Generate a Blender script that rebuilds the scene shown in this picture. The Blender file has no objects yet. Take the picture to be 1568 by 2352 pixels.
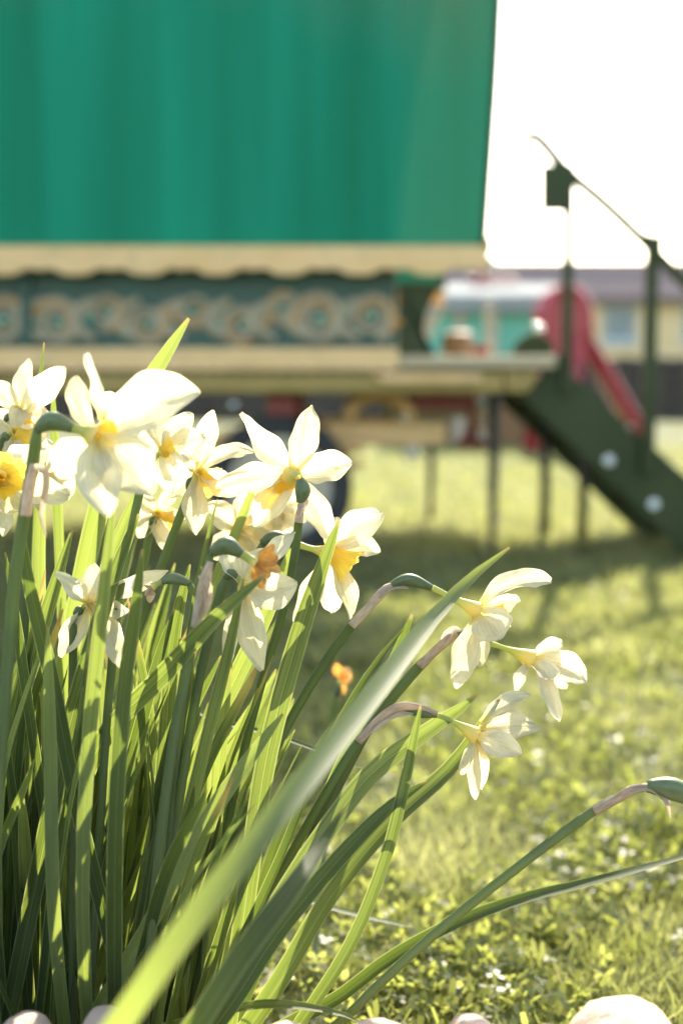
import bpy, bmesh, math, random
import numpy as np
from mathutils import Vector, Matrix, noise as mnoise
R = math.radians
random.seed(7); rng = np.random.default_rng(7)
scene = bpy.context.scene
C = scene.collection

# ------------------------------------------------------------------ camera, sky, sun, exposure
CAM_H, PITCH, LENS = 0.6, 4.83, 50.0
cam_data = bpy.data.cameras.new('camera'); cam = bpy.data.objects.new('camera', cam_data); C.objects.link(cam)
cam.location = (0, 0, CAM_H); cam.rotation_euler = (R(90 - PITCH), 0, 0)
cam_data.sensor_fit = 'VERTICAL'; cam_data.sensor_height = 36; cam_data.sensor_width = 24; cam_data.lens = LENS
cam_data.clip_start = 0.02; cam_data.clip_end = 3000
cam_data.dof.use_dof = True; cam_data.dof.focus_distance = 1.075; cam_data.dof.aperture_fstop = 3.3
cam_data.dof.aperture_blades = 9
scene.camera = cam

SUN_EL, SUN_AZ = 36.0, 11.0            # azimuth measured from +Y (behind the wagon) towards +X
world = bpy.data.worlds.new('World'); scene.world = world; world.use_nodes = True
wn = world.node_tree.nodes; wl = world.node_tree.links
bg = wn['Background']; sky = wn.new('ShaderNodeTexSky'); sky.sky_type = 'NISHITA'; sky.sun_disc = False
sky.sun_elevation = R(SUN_EL); sky.sun_rotation = R(SUN_AZ); sky.dust_density = 1.5; sky.air_density = 1.0
sky.ozone_density = 1.0
wl.new(sky.outputs[0], bg.inputs[0]); bg.inputs[1].default_value = 0.15
sd = bpy.data.lights.new('sun', 'SUN'); sd.energy = 3.7; sd.angle = R(0.55); sd.color = (1, .965, .91)
sun = bpy.data.objects.new('sun', sd); C.objects.link(sun)
to_sun = Vector((math.sin(R(SUN_AZ)) * math.cos(R(SUN_EL)), math.cos(R(SUN_AZ)) * math.cos(R(SUN_EL)), math.sin(R(SUN_EL))))
sun.rotation_euler = to_sun.to_track_quat('Z', 'Y').to_euler(); sun.location = (3, 20, 12)
vs = scene.view_settings; vs.view_transform = 'Standard'; vs.look = 'None'; vs.gamma = 1; vs.exposure = 1.95
vs.use_white_balance = True; vs.white_balance_temperature = 7550; vs.white_balance_tint = 8
vs.use_curve_mapping = False
cy = scene.cycles
cy.use_denoising = True; cy.max_bounces = 10; cy.diffuse_bounces = 4; cy.transmission_bounces = 8
cy.transparent_max_bounces = 12; cy.sample_clamp_indirect = 8

# ------------------------------------------------------------------ helpers
FPX = LENS / 36.0 * 2352.0
_cp, _sp = math.cos(R(PITCH)), math.sin(R(PITCH))
def P(x, y, d):
    """pixel of the photograph (at 1568 x 2352) and distance in metres along +Y -> world point"""
    u, v = (x - 784) / FPX, (1176 - y) / FPX
    dv = Vector((u, _cp + v * _sp, -_sp + v * _cp))
    return Vector((0, 0, CAM_H)) + dv * (d / dv.y)
def pxm(d): return d / FPX            # metres in one pixel at distance d

def mesh_obj(name, verts, faces, mat, parent=None, smooth=True, uvs=None):
    me = bpy.data.meshes.new(name); me.from_pydata([tuple(v) for v in verts], [], faces)
    if smooth: me.polygons.foreach_set('use_smooth', [True] * len(me.polygons))
    if uvs is not None:
        uv = me.uv_layers.new(name='UVMap')
        li = np.empty(len(me.loops), dtype=np.int32); me.loops.foreach_get('vertex_index', li)
        uv.data.foreach_set('uv', np.asarray(uvs, dtype=np.float32)[li].ravel())
    me.update()
    if mat: me.materials.append(mat)
    o = bpy.data.objects.new(name, me); C.objects.link(o)
    if parent: set_parent(o, parent)
    return o
def set_parent(o, parent):
    o.parent = parent
    o.matrix_parent_inverse = Matrix.Translation(-Vector(parent['_o'])) if '_o' in parent.keys() else Matrix()
def thing(name, label, cat, loc=(0, 0, 0), group=None):
    o = bpy.data.objects.new(name, None); C.objects.link(o); o.empty_display_size = .05
    o.location = loc; o['_o'] = tuple(loc)
    return tag(o, label, cat, group)
def tag(o, label=None, cat=None, group=None, kind=None):
    if label: o['label'] = label
    if cat: o['category'] = cat
    if group: o['group'] = group
    if kind: o['kind'] = kind
    return o

def grid_faces(nu, nv, close_v=False):
    f = []
    for i in range(nu - 1):
        for j in range(nv if close_v else nv - 1):
            a = i * nv + j; b = i * nv + (j + 1) % nv
            f.append((a, b, b + nv, a + nv))
    return f
def spline(pts, n):
    """Catmull-Rom through points (any tuple length), n samples"""
    p = np.array(pts, dtype=float)
    if len(p) == 2: p = np.array([p[0], (p[0] + p[1]) / 2, p[1]])
    q = np.vstack([2 * p[0] - p[1], p, 2 * p[-1] - p[-2]])
    seg = np.linalg.norm(np.diff(p[:, :3], axis=0), axis=1); cum = np.concatenate([[0], np.cumsum(seg)])
    out = []
    for s in np.linspace(0, cum[-1], n):
        k = min(np.searchsorted(cum, s, side='right') - 1, len(p) - 2); k = max(k, 0)
        t = (s - cum[k]) / max(seg[k], 1e-9)
        a, b, c, d = q[k], q[k + 1], q[k + 2], q[k + 3]
        out.append(.5 * (2 * b + (c - a) * t + (2 * a - 5 * b + 4 * c - d) * t * t + (3 * b - a - 3 * c + d) * t ** 3))
    return np.array(out)
def tangents(c):
    t = np.gradient(c, axis=0); return t / np.maximum(np.linalg.norm(t, axis=1, keepdims=True), 1e-9)
CAMP = np.array((0, 0, CAM_H))
def nrm(v): return v / np.maximum(np.linalg.norm(v, axis=-1, keepdims=True), 1e-9)

def tube_data(pts, radii, n=16, seg=9, flat=1.0, ridges=0.0, cap=True):
    rr = np.array(radii, dtype=float)
    pr = np.array([tuple(p) for p in pts], dtype=float)
    q = spline(np.hstack([pr, rr[:, None]]), n); c, r = q[:, :3], np.maximum(q[:, 3], 1e-5)
    T = tangents(c); V = nrm(CAMP - c); S = nrm(np.cross(T, V)); N = np.cross(S, T)
    verts, uvs = [], []
    for i in range(n):
        for j in range(seg):
            a = 2 * math.pi * j / seg; k = 1 + ridges * math.cos(a * 3)
            verts.append(c[i] + r[i] * k * (math.cos(a) * S[i] + flat * math.sin(a) * N[i])); uvs.append((i / (n - 1), j / seg))
    faces = grid_faces(n, seg, True)
    if cap:
        verts.append(c[0]); verts.append(c[-1]); uvs += [(0, .5), (1, .5)]; k = n * seg
        for j in range(seg):
            faces.append((k, (j + 1) % seg, j)); faces.append((k + 1, (n - 1) * seg + j, (n - 1) * seg + (j + 1) % seg))
    return verts, faces, uvs
def tube(name, pts, radii, mat, parent=None, **kw):
    v, f, u = tube_data(pts, radii, **kw); return mesh_obj(name, v, f, mat, parent, uvs=u)

def box_data(x0, x1, y0, y1, z0, z1):
    v = [(x, y, z) for x in (x0, x1) for y in (y0, y1) for z in (z0, z1)]
    f = [(0, 1, 3, 2), (4, 6, 7, 5), (0, 4, 5, 1), (2, 3, 7, 6), (0, 2, 6, 4), (1, 5, 7, 3)]
    return v, f
def bevel_obj(o, w, seg=2):
    bm = bmesh.new(); bm.from_mesh(o.data)
    bmesh.ops.bevel(bm, geom=list(bm.edges), offset=w, segments=seg, affect='EDGES', profile=.6)
    bm.to_mesh(o.data); bm.free(); return o
def box(name, x0, x1, y0, y1, z0, z1, mat, parent=None, bev=.004):
    v, f = box_data(min(x0, x1), max(x0, x1), min(y0, y1), max(y0, y1), min(z0, z1), max(z0, z1))
    o = mesh_obj(name, v, f, mat, parent, smooth=False)
    if bev: bevel_obj(o, bev)
    return o
def prism(name, poly, y0, y1, mat, parent=None, bev=.0):
    """polygon in XZ extruded in Y"""
    n = len(poly); v = [(x, y0, z) for x, z in poly] + [(x, y1, z) for x, z in poly]
    f = [tuple(range(n)), tuple(range(2 * n - 1, n - 1, -1))] + [(i, i + n, (i + 1) % n + n, (i + 1) % n) for i in range(n)]
    o = mesh_obj(name, v, f, mat, parent, smooth=False)
    bm = bmesh.new(); bm.from_mesh(o.data); bmesh.ops.recalc_face_normals(bm, faces=bm.faces[:])
    if bev: bmesh.ops.bevel(bm, geom=[e for e in bm.edges], offset=bev, segments=1, affect='EDGES')
    bm.to_mesh(o.data); bm.free(); return o
def sphere_data(c, r, seg=12, rings=8, sc=(1, 1, 1)):
    v, f = [], []
    for i in range(rings + 1):
        th = math.pi * i / rings
        for j in range(seg):
            ph = 2 * math.pi * j / seg
            v.append((c[0] + sc[0] * r * math.sin(th) * math.cos(ph), c[1] + sc[1] * r * math.sin(th) * math.sin(ph), c[2] + sc[2] * r * math.cos(th)))
    return v, [tuple(reversed(q)) for q in grid_faces(rings + 1, seg, True)]
def bar(name, a, b, r, mat, parent=None, seg=8):
    return tube(name, [a, tuple((Vector(a) + Vector(b)) / 2), b], [r, r, r], mat, parent, n=3, seg=seg)

# ------------------------------------------------------------------ materials
def mat_base(name):
    m = bpy.data.materials.new(name); m.use_nodes = True; nt = m.node_tree
    for n in list(nt.nodes): nt.nodes.remove(n)
    out = nt.nodes.new('ShaderNodeOutputMaterial'); return m, nt, out
def ramp(nt, fac, stops):
    r = nt.nodes.new('ShaderNodeValToRGB'); el = r.color_ramp.elements
    while len(el) < len(stops): el.new(.5)
    for e, (p, c) in zip(el, stops): e.position = p; e.color = tuple(c) + (1,) if len(c) == 3 else c
    nt.links.new(fac, r.inputs[0]); return r.outputs[0]
def noise(nt, scale, detail=4, coord='Object', stretch=None, rough=.55):
    tc = nt.nodes.new('ShaderNodeTexCoord'); s = tc.outputs[coord]
    if stretch:
        mp = nt.nodes.new('ShaderNodeMapping'); mp.inputs['Scale'].default_value = stretch; nt.links.new(s, mp.inputs[0]); s = mp.outputs[0]
    n = nt.nodes.new('ShaderNodeTexNoise'); n.inputs['Scale'].default_value = scale; n.inputs['Detail'].default_value = detail
    n.inputs['Roughness'].default_value = rough; nt.links.new(s, n.inputs['Vector']); return n.outputs[0]
def mixc(nt, fac, a, b, mode='MIX'):
    m = nt.nodes.new('ShaderNodeMix'); m.data_type = 'RGBA'; m.blend_type = mode
    if isinstance(fac, (int, float)): m.inputs[0].default_value = fac
    else: nt.links.new(fac, m.inputs[0])
    for k, c in ((6, a), (7, b)):
        if isinstance(c, tuple): m.inputs[k].default_value = c + (1,)
        else: nt.links.new(c, m.inputs[k])
    return m.outputs[2]
def bump(nt, h, strength, dist=.01):
    b = nt.nodes.new('ShaderNodeBump'); b.inputs['Strength'].default_value = strength; b.inputs['Distance'].default_value = dist
    nt.links.new(h, b.inputs['Height']); return b.outputs[0]
def solid(name, c1, c2, scale=6, rough=.6, stretch=None, bmp=.2, metallic=0, spec=.5, dirt=None, dist=.004):
    m, nt, out = mat_base(name); p = nt.nodes.new('ShaderNodeBsdfPrincipled')
    n1 = noise(nt, scale, 5, stretch=stretch); col = ramp(nt, n1, [(.3, c1), (.7, c2)])
    if dirt:
        n2 = noise(nt, scale * 2.7, 6); col = mixc(nt, ramp(nt, n2, [(.55, (0, 0, 0)), (.72, (1, 1, 1))]), col, dirt)
    nt.links.new(col, p.inputs['Base Color']); p.inputs['Roughness'].default_value = rough
    p.inputs['Metallic'].default_value = metallic; p.inputs['Specular IOR Level'].default_value = spec
    if bmp: nt.links.new(bump(nt, noise(nt, scale * 8, 6, stretch=stretch), bmp, dist), p.inputs['Normal'])
    nt.links.new(p.outputs[0], out.inputs[0]); return m
def leafy(name, refl, trans, tw=.5, rough=.45, spec=.4, scale=40, stretch=None, coord='Object', var=.35, uvfade=None, margin=None, bmp=.15):
    """thin plant tissue: principled reflection mixed with translucency; refl / trans = (dark, light)"""
    m, nt, out = mat_base(name); p = nt.nodes.new('ShaderNodeBsdfPrincipled'); t = nt.nodes.new('ShaderNodeBsdfTranslucent')
    n1 = noise(nt, scale, 4, coord, stretch)
    oi = nt.nodes.new('ShaderNodeObjectInfo')
    mx = nt.nodes.new('ShaderNodeMath'); mx.operation = 'MULTIPLY_ADD'; nt.links.new(oi.outputs['Random'], mx.inputs[0]); mx.inputs[1].default_value = var; 
    sub = nt.nodes.new('ShaderNodeMath'); sub.operation = 'SUBTRACT'; nt.links.new(n1, sub.inputs[0]); sub.inputs[1].default_value = var / 2
    nt.links.new(sub.outputs[0], mx.inputs[2])
    cr = ramp(nt, mx.outputs[0], [(.3, refl[0]), (.7, refl[1])]); ct = ramp(nt, mx.outputs[0], [(.3, trans[0]), (.7, trans[1])])
    if uvfade:
        uv = nt.nodes.new('ShaderNodeUVMap'); sx = nt.nodes.new('ShaderNodeSeparateXYZ'); nt.links.new(uv.outputs[0], sx.inputs[0])
        for (lo, hi, colr, colt) in uvfade:
            mr = nt.nodes.new('ShaderNodeMapRange'); mr.interpolation_type = 'SMOOTHSTEP'
            mr.inputs[1].default_value = lo; mr.inputs[2].default_value = hi; nt.links.new(sx.outputs[0], mr.inputs[0])
            cr = mixc(nt, mr.outputs[0], cr, colr); ct = mixc(nt, mr.outputs[0], ct, colt)
    if margin:
        uv2 = nt.nodes.new('ShaderNodeUVMap'); s2 = nt.nodes.new('ShaderNodeSeparateXYZ'); nt.links.new(uv2.outputs[0], s2.inputs[0])
        m1 = ramp(nt, s2.outputs[1], [(0, (1, 1, 1)), (.035, (.6, .6, .6)), (.07, (0, 0, 0)), (.47, (0, 0, 0)), (.5, (.35, .35, .35)), (.53, (0, 0, 0)), (.93, (0, 0, 0)), (.965, (.6, .6, .6)), (1, (1, 1, 1))])
        cr = mixc(nt, m1, cr, margin[0]); ct = mixc(nt, m1, ct, margin[1])
    nt.links.new(cr, p.inputs['Base Color']); nt.links.new(ct, t.inputs[0])
    p.inputs['Roughness'].default_value = rough; p.inputs['Specular IOR Level'].default_value = spec
    if bmp:
        b = bump(nt, n1, bmp, .002); nt.links.new(b, p.inputs['Normal']); nt.links.new(b, t.inputs['Normal'])
    ms = nt.nodes.new('ShaderNodeMixShader'); ms.inputs[0].default_value = tw
    nt.links.new(p.outputs[0], ms.inputs[1]); nt.links.new(t.outputs[0], ms.inputs[2]); nt.links.new(ms.outputs[0], out.inputs[0]); return m

M = {}
_lf = (((.045, .068, .034), (.105, .14, .075)), ((.13, .19, .025), (.33, .41, .075)), .46, .52, .25, 1.0, (1.6, 11, 1), 'UV', .6)
_mg = ((.22, .26, .13), (.45, .48, .16))
M['leaf'] = leafy('leaf_blade', *_lf, uvfade=[(.985, 1.0, (.25, .2, .08), (.4, .3, .1))], margin=_mg, bmp=.28)
M['leaf_brown'] = leafy('leaf_blade_brown_tip', *_lf, uvfade=[(.86, .95, (.30, .26, .09), (.5, .4, .1)), (.95, .985, (.32, .2, .1), (.45, .25, .1))], margin=_mg, bmp=.28)
M['stem'] = leafy('flower_stem', ((.10, .135, .055), (.15, .19, .085)), ((.2, .27, .05), (.3, .38, .08)), .35, .5, .3, 1.0, (3, 8, 1), 'UV', bmp=.25)
M['petal'] = leafy('petal', ((.62, .58, .42), (.76, .73, .58)), ((.64, .57, .32), (.78, .73, .50)), .55, .55, .2, 1.0, (2.5, 15, 1), 'UV', .25,
                   uvfade=[(.30, .0, (.82, .70, .25), (.88, .72, .2))], bmp=.6)
M['corona'] = leafy('corona', ((.84, .58, .08), (.88, .68, .14)), ((.95, .62, .06), (.97, .74, .12)), .62, .55, .2, 1.0, (2, 24, 1), 'UV', .3, bmp=.3)
M['ovary'] = leafy('ovary', ((.09, .12, .055), (.15, .185, .09)), ((.14, .22, .04), (.2, .3, .06)), .15, .42, .4, 1.0, (3, 8, 1), 'UV')
M['tube_m'] = leafy('perianth_tube', ((.38, .43, .14), (.48, .52, .22)), ((.5, .55, .1), (.6, .6, .15)), .4, .5, .25, 1.0, (3, 8, 1), 'UV',
                    uvfade=[(.45, 1.0, (.80, .68, .25), (.88, .68, .18))])
M['spathe'] = leafy('papery_spathe', ((.42, .31, .22), (.70, .58, .47)), ((.55, .40, .28), (.76, .62, .48)), .42, .6, .2, 1.0, (5, 9, 1), 'UV', .3, bmp=.7)
M['wilt'] = leafy('wilted_petal', ((.45, .2, .05), (.66, .42, .18)), ((.65, .27, .04), (.8, .5, .18)), .5, .7, .2, 1.0, (4, 9, 1), 'UV', .3, bmp=.6)
M['grass'] = leafy('grass_blade', ((.065, .082, .03), (.155, .17, .075)), ((.26, .29, .065), (.54, .54, .22)), .5, .4, .5, 4.5, None, 'Object', .0, bmp=0)
M['clover'] = leafy('clover_leaf', ((.06, .08, .024), (.14, .16, .06)), ((.24, .28, .045), (.46, .49, .13)), .5, .45, .3, 9, None, 'Object', .0, bmp=0)
M['soil'] = solid('soil', (.025, .018, .012), (.06, .045, .03), 12, .95, bmp=.8, dist=.02)
M['stone'] = solid('pink_stone', (.40, .28, .21), (.52, .39, .30), 9, .85, bmp=.6, dirt=(.28, .2, .14), dist=.01)

# lawn sheet
m, nt, out = mat_base('lawn'); p = nt.nodes.new('ShaderNodeBsdfPrincipled')
c1 = ramp(nt, noise(nt, 2.2, 6), [(.3, (.10, .115, .045)), (.7, (.19, .205, .09))])
c2 = mixc(nt, ramp(nt, noise(nt, 40, 5), [(.4, (0, 0, 0)), (.65, (1, 1, 1))]), c1, (.045, .055, .02))
nt.links.new(c2, p.inputs['Base Color']); p.inputs['Roughness'].default_value = .9; p.inputs['Specular IOR Level'].default_value = .15
nt.links.new(bump(nt, noise(nt, 60, 6), .9, .03), p.inputs['Normal']); nt.links.new(p.outputs[0], out.inputs[0]); M['lawn'] = m

# green canvas: slightly faded, sunlit glow at top and right painted into the colour, a little light comes through
m, nt, out = mat_base('green_canvas'); p = nt.nodes.new('ShaderNodeBsdfPrincipled'); t = nt.nodes.new('ShaderNodeBsdfTranslucent')
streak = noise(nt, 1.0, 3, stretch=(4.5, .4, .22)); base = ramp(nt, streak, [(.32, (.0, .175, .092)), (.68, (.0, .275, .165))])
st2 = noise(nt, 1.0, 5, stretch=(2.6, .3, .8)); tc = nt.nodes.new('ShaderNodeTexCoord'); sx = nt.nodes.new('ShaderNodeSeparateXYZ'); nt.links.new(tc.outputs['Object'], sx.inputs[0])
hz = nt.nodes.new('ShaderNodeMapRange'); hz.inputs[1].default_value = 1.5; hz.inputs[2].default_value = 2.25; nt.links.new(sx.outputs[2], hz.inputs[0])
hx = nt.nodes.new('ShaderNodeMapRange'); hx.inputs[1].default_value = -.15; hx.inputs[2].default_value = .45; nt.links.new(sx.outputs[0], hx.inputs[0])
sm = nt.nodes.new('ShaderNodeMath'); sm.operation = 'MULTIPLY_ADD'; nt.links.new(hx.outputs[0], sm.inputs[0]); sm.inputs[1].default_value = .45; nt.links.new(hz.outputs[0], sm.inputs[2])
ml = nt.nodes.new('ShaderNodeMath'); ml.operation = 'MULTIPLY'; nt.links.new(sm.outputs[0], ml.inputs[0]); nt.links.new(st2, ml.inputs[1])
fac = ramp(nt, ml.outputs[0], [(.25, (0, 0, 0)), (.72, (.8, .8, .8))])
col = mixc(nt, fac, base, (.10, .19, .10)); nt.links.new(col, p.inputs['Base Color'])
p.inputs['Roughness'].default_value = .7; p.inputs['Specular IOR Level'].default_value = .12
nt.links.new(bump(nt, noise(nt, 400, 2), .15, .001), p.inputs['Normal'])
t.inputs[0].default_value = (.14, .24, .12, 1); ms = nt.nodes.new('ShaderNodeMixShader'); ms.inputs[0].default_value = .03
nt.links.new(p.outputs[0], ms.inputs[1]); nt.links.new(t.outputs[0], ms.inputs[2]); nt.links.new(ms.outputs[0], out.inputs[0]); M['canvas'] = m

M['tan'] = solid('tan_paint', (.78, .47, .19), (.86, .55, .27), 5, .55, (1, 4, 4), .15, dirt=(.6, .42, .2))
M['olive'] = solid('ochre_paint', (.30, .20, .05), (.38, .26, .075), 5, .55, (1, 4, 4), .15, dirt=(.2, .14, .04))
M['pale'] = solid('cream_paint', (.52, .45, .34), (.62, .55, .43), 5, .5, None, .15, dirt=(.36, .28, .2))
M['dkgreen'] = solid('dark_green_paint', (.028, .040, .012), (.042, .058, .019), 4, .5, None, .12, spec=.25, dirt=(.05, .052, .02))
M['panelgreen'] = solid('panel_green', (.02, .07, .05), (.03, .09, .065), 5, .5, None, .2)
M['carve'] = solid('carved_grey_paint', (.32, .26, .17), (.40, .34, .23), 9, .55, None, .2)
M['orange'] = solid('orange_paint', (.62, .26, .04), (.7, .32, .06), 9, .5, None, .2)
M['teal'] = solid('teal_paint', (.03, .36, .27), (.05, .42, .33), 9, .5, None, .2)
M['tealwall'] = solid('teal_wall', (.10, .46, .34), (.14, .52, .40), 4, .45, (1, 1, .3), .15)
M['red'] = solid('red_paint', (.26, .02, .018), (.32, .03, .025), 5, .35, None, .12, dirt=(.2, .03, .03))
M['redplastic'] = solid('red_plastic', (.36, .015, .03), (.42, .025, .045), 3, .25, None, .05)
M['white'] = solid('white_paint', (.72, .72, .68), (.8, .8, .77), 4, .45, None, .1)
M['rubber'] = solid('black_rubber', (.022, .02, .02), (.04, .036, .034), 14, .75, None, .3)
M['iron'] = solid('dark_iron', (.03, .028, .025), (.05, .045, .04), 9, .5, None, .3)
M['hutroof'] = solid('grey_roof_sheet', (.26, .28, .28), (.33, .35, .35), 4, .95, None, .1, spec=.05)
M['deck'] = solid('worn_deck_paint', (.44, .34, .21), (.54, .43, .28), 5, .7, (1, 6, 6), .3, spec=.2)
M['chrome'] = solid('bright_bolt', (.75, .75, .73), (.8, .8, .78), 9, .12, None, 0, metallic=1.0)
M['brown'] = solid('brown_wood', (.22, .11, .045), (.3, .17, .08), 4, .6, (1, 1, 8), .3)
M['wood'] = solid('weathered_boards', (.18, .14, .09), (.26, .2, .14), 4, .75, (1, 6, 6), .3)
M['fence'] = solid('dark_fence_board', (.035, .024, .019), (.055, .04, .03), 3, .8, (6, 1, .6), .3)
M['housewall'] = solid('cream_render', (.80, .56, .29), (.86, .64, .36), 1.5, .85, None, .2)
M['roof'] = solid('grey_purple_tile', (.19, .14, .13), (.26, .20, .19), 6, .95, None, .3, spec=.05)
M['glass'] = solid('window_glass', (.10, .14, .16), (.16, .2, .22), 2, .08, None, 0)
M['blueframe'] = solid('pale_blue_frame', (.42, .52, .58), (.48, .58, .64), 3, .5, None, .1)

# ------------------------------------------------------------------ ground
def gz(x, y):
    return .012 * mnoise.noise((x * 1.1, y * 1.1, 0)) + .006 * mnoise.noise((x * 4.1, y * 4.1, 3)) if y < 30 else 0
xs = np.concatenate([-np.geomspace(1500, 1.6, 26), np.linspace(-1.5, 1.5, 61), np.geomspace(1.6, 1500, 26)])
ys = np.concatenate([np.linspace(-40, .4, 8), np.linspace(.45, 8, 140), np.geomspace(8.2, 2500, 40)])
gv = [(x, y, gz(x, y)) for y in ys for x in xs]
lawn = mesh_obj('lawn', gv, [tuple(reversed(q)) for q in grid_faces(len(ys), len(xs))], M['lawn']); tag(lawn, kind='structure')
# soil of the bed under the daffodils, behind the edging stones
bv, n1, n2 = [], 40, 10
for i in range(n2 + 1):
    for j in range(n1):
        a = 2 * math.pi * j / n1; r = i / n2
        x = -.36 + .52 * r * math.cos(a) * (1 + .08 * math.sin(3 * a + 1)); y = 1.14 + .24 * r * math.sin(a) * (1 + .1 * math.sin(4 * a))
        bv.append((x, y, gz(x, y) + .03 * (1 - r ** 3) - .012 * (r > .99) + .008 * mnoise.noise((x * 30, y * 30, 1)) * (r < .95) + .002))
tag(mesh_obj('flower_bed', bv, grid_faces(n2 + 1, n1, True), M['soil']), kind='structure')

# ------------------------------------------------------------------ lawn growth (stuff)
def blades(name, n, region, hrange, wrange, mat, dens, label, cat):
    V, F = [], []; k = 0
    xs_, ys_ = region(n)
    for x, y in zip(xs_, ys_):
        dn = mnoise.noise((x * 5, y * 5, 7)) + .5 * mnoise.noise((x * 14, y * 14, 2))
        if dn < dens + random.uniform(-.25, .1): continue
        h = random.uniform(*hrange) * (.65 + .5 * (dn + .5)); w = random.uniform(*wrange); a = random.uniform(0, 6.283); la = random.uniform(0, 6.283); l = h * random.uniform(.25, 1.0)
        z = gz(x, y) - .003; cx, sy = math.cos(a) * w / 2, math.sin(a) * w / 2; lx, ly = math.cos(la) * l, math.sin(la) * l
        V += [(x - cx, y - sy, z), (x + cx, y + sy, z), (x + cx * .8 + lx * .35, y + sy * .8 + ly * .35, z + h * .6), (x - cx * .8 + lx * .35, y - sy * .8 + ly * .35, z + h * .6), (x + lx, y + ly, z + h)]
        F += [(k, k + 1, k + 2, k + 3), (k + 3, k + 2, k + 4)]; k += 5
    return tag(mesh_obj(name, V, F, mat), label, cat, kind='stuff')
def wedge(y0, y1, power=1.0, x0=None):
    def reg(n):
        u = rng.random(n); y = y0 * (y1 / y0) ** (u ** power); hw = y * .27 + .25
        x = (rng.random(n) * 2 - 1) * hw
        if x0 is not None: x = np.where(x < x0 - .1 * y, -x, x)
        return x, y
    return reg
blades('near_grass', 42000, wedge(1.12, 3.2), (.014, .042), (.0016, .004), M['grass'], -.35, 'short sunlit grass blades of the lawn beside the daffodils', 'grass')
blades('far_grass', 46000, wedge(3.0, 16), (.03, .06), (.005, .013), M['grass'], -.5, 'mown lawn grass around and beneath the painted wagon', 'grass')
V, F = [], []; k = 0
cx_, cy_ = wedge(1.1, 4.2)(30000)
for x, y in zip(cx_, cy_):
    dn = mnoise.noise((x * 4, y * 4, 19)) + .6 * mnoise.noise((x * 15, y * 15, 5))
    if dn < random.uniform(-.25, .05): continue
    r = random.uniform(.0025, .006); h = gz(x, y) + random.uniform(.008, .03) + .016 * max(dn, 0); tx, ty = random.gauss(0, .75), random.gauss(0, .75)
    a0 = random.uniform(0, 6.283)
    for q in range(3):
        a = a0 + q * 2.094; ux, uy = math.cos(a), math.sin(a)
        px_, py_ = x + ux * r, y + uy * r
        ring = [(x, y), (px_ - uy * r * .6, py_ + ux * r * .6), (x + ux * r * 1.9 - uy * r * .45, y + uy * r * 1.9 + ux * r * .45), (x + ux * r * 1.9 + uy * r * .45, y + uy * r * 1.9 - ux * r * .45), (px_ + uy * r * .6, py_ - ux * r * .6)]
        V += [(X, Y, h + (X - x) * tx + (Y - y) * ty) for X, Y in ring]; F.append((k, k + 1, k + 2, k + 3, k + 4)); k += 5
tag(mesh_obj('clover_leaves', V, F, M['clover'], smooth=False), 'small clover leaves growing through the near lawn', 'clover', kind='stuff')
# ------------------------------------------------------------------ far background: house, fence, hut, slide
def X(px, d): return (px - 784) / FPX * d * 1.0036
def Z(py, d): return P(784, py, d).z
D = 38.0
ho = thing('bungalow', 'long low cream bungalow with grey purple tiled roof behind the dark fence', 'house', (8, D, 0))
hx0, hx1, eave, ridge = -14.0, 22.0, Z(690, D), Z(613, D + 1.6)
wins = [(X(1378, D), X(1452, D), Z(785, D), Z(702, D)), (X(1560, D), X(1640, D), Z(785, D), Z(702, D)), (X(1200, D), X(1275, D), Z(785, D), Z(702, D)), (X(950, D), X(1060, D), Z(785, D), Z(702, D))]
def wall_with_holes(name, x0, x1, y0, y1, z0, z1, holes, mat, parent):
    hs = sorted(holes); cuts = [x0] + [c for h in hs for c in h[:2]] + [x1]; V, F = [], []
    def add(a, b, c, e):
        if b - a < 1e-4 or e - c < 1e-4: return
        v, f = box_data(a, b, y0, y1, c, e); k = len(V); V.extend(v); F.extend([tuple(i + k for i in q) for q in f])
    for i in range(len(cuts) - 1):
        if i % 2 == 0: add(cuts[i], cuts[i + 1], z0, z1)
        else: h = hs[i // 2]; add(cuts[i], cuts[i + 1], z0, h[2]); add(cuts[i], cuts[i + 1], h[3], z1)
    return mesh_obj(name, V, F, mat, parent, smooth=False)
wall_with_holes('wall', hx0, hx1, D, D + .3, -.05, eave, wins, M['housewall'], ho)
wall_with_holes('wall', hx0, hx1, D + 2.9, D + 3.2, -.05, eave, [], M['housewall'], ho)
for gx in (hx0, hx1 - .3):
    v = [(gx + a, y, z) for a in (0, .3) for y, z in ((D + .3, -.05), (D + 2.9, -.05), (D + 2.9, eave), (D + 1.6, ridge - .15), (D + .3, eave))]
    mesh_obj('gable', v, [(0, 1, 2, 3, 4), (9, 8, 7, 6, 5)] + [(i, i + 5, (i + 1) % 5 + 5, (i + 1) % 5) for i in range(5)], M['housewall'], ho, smooth=False)
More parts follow.
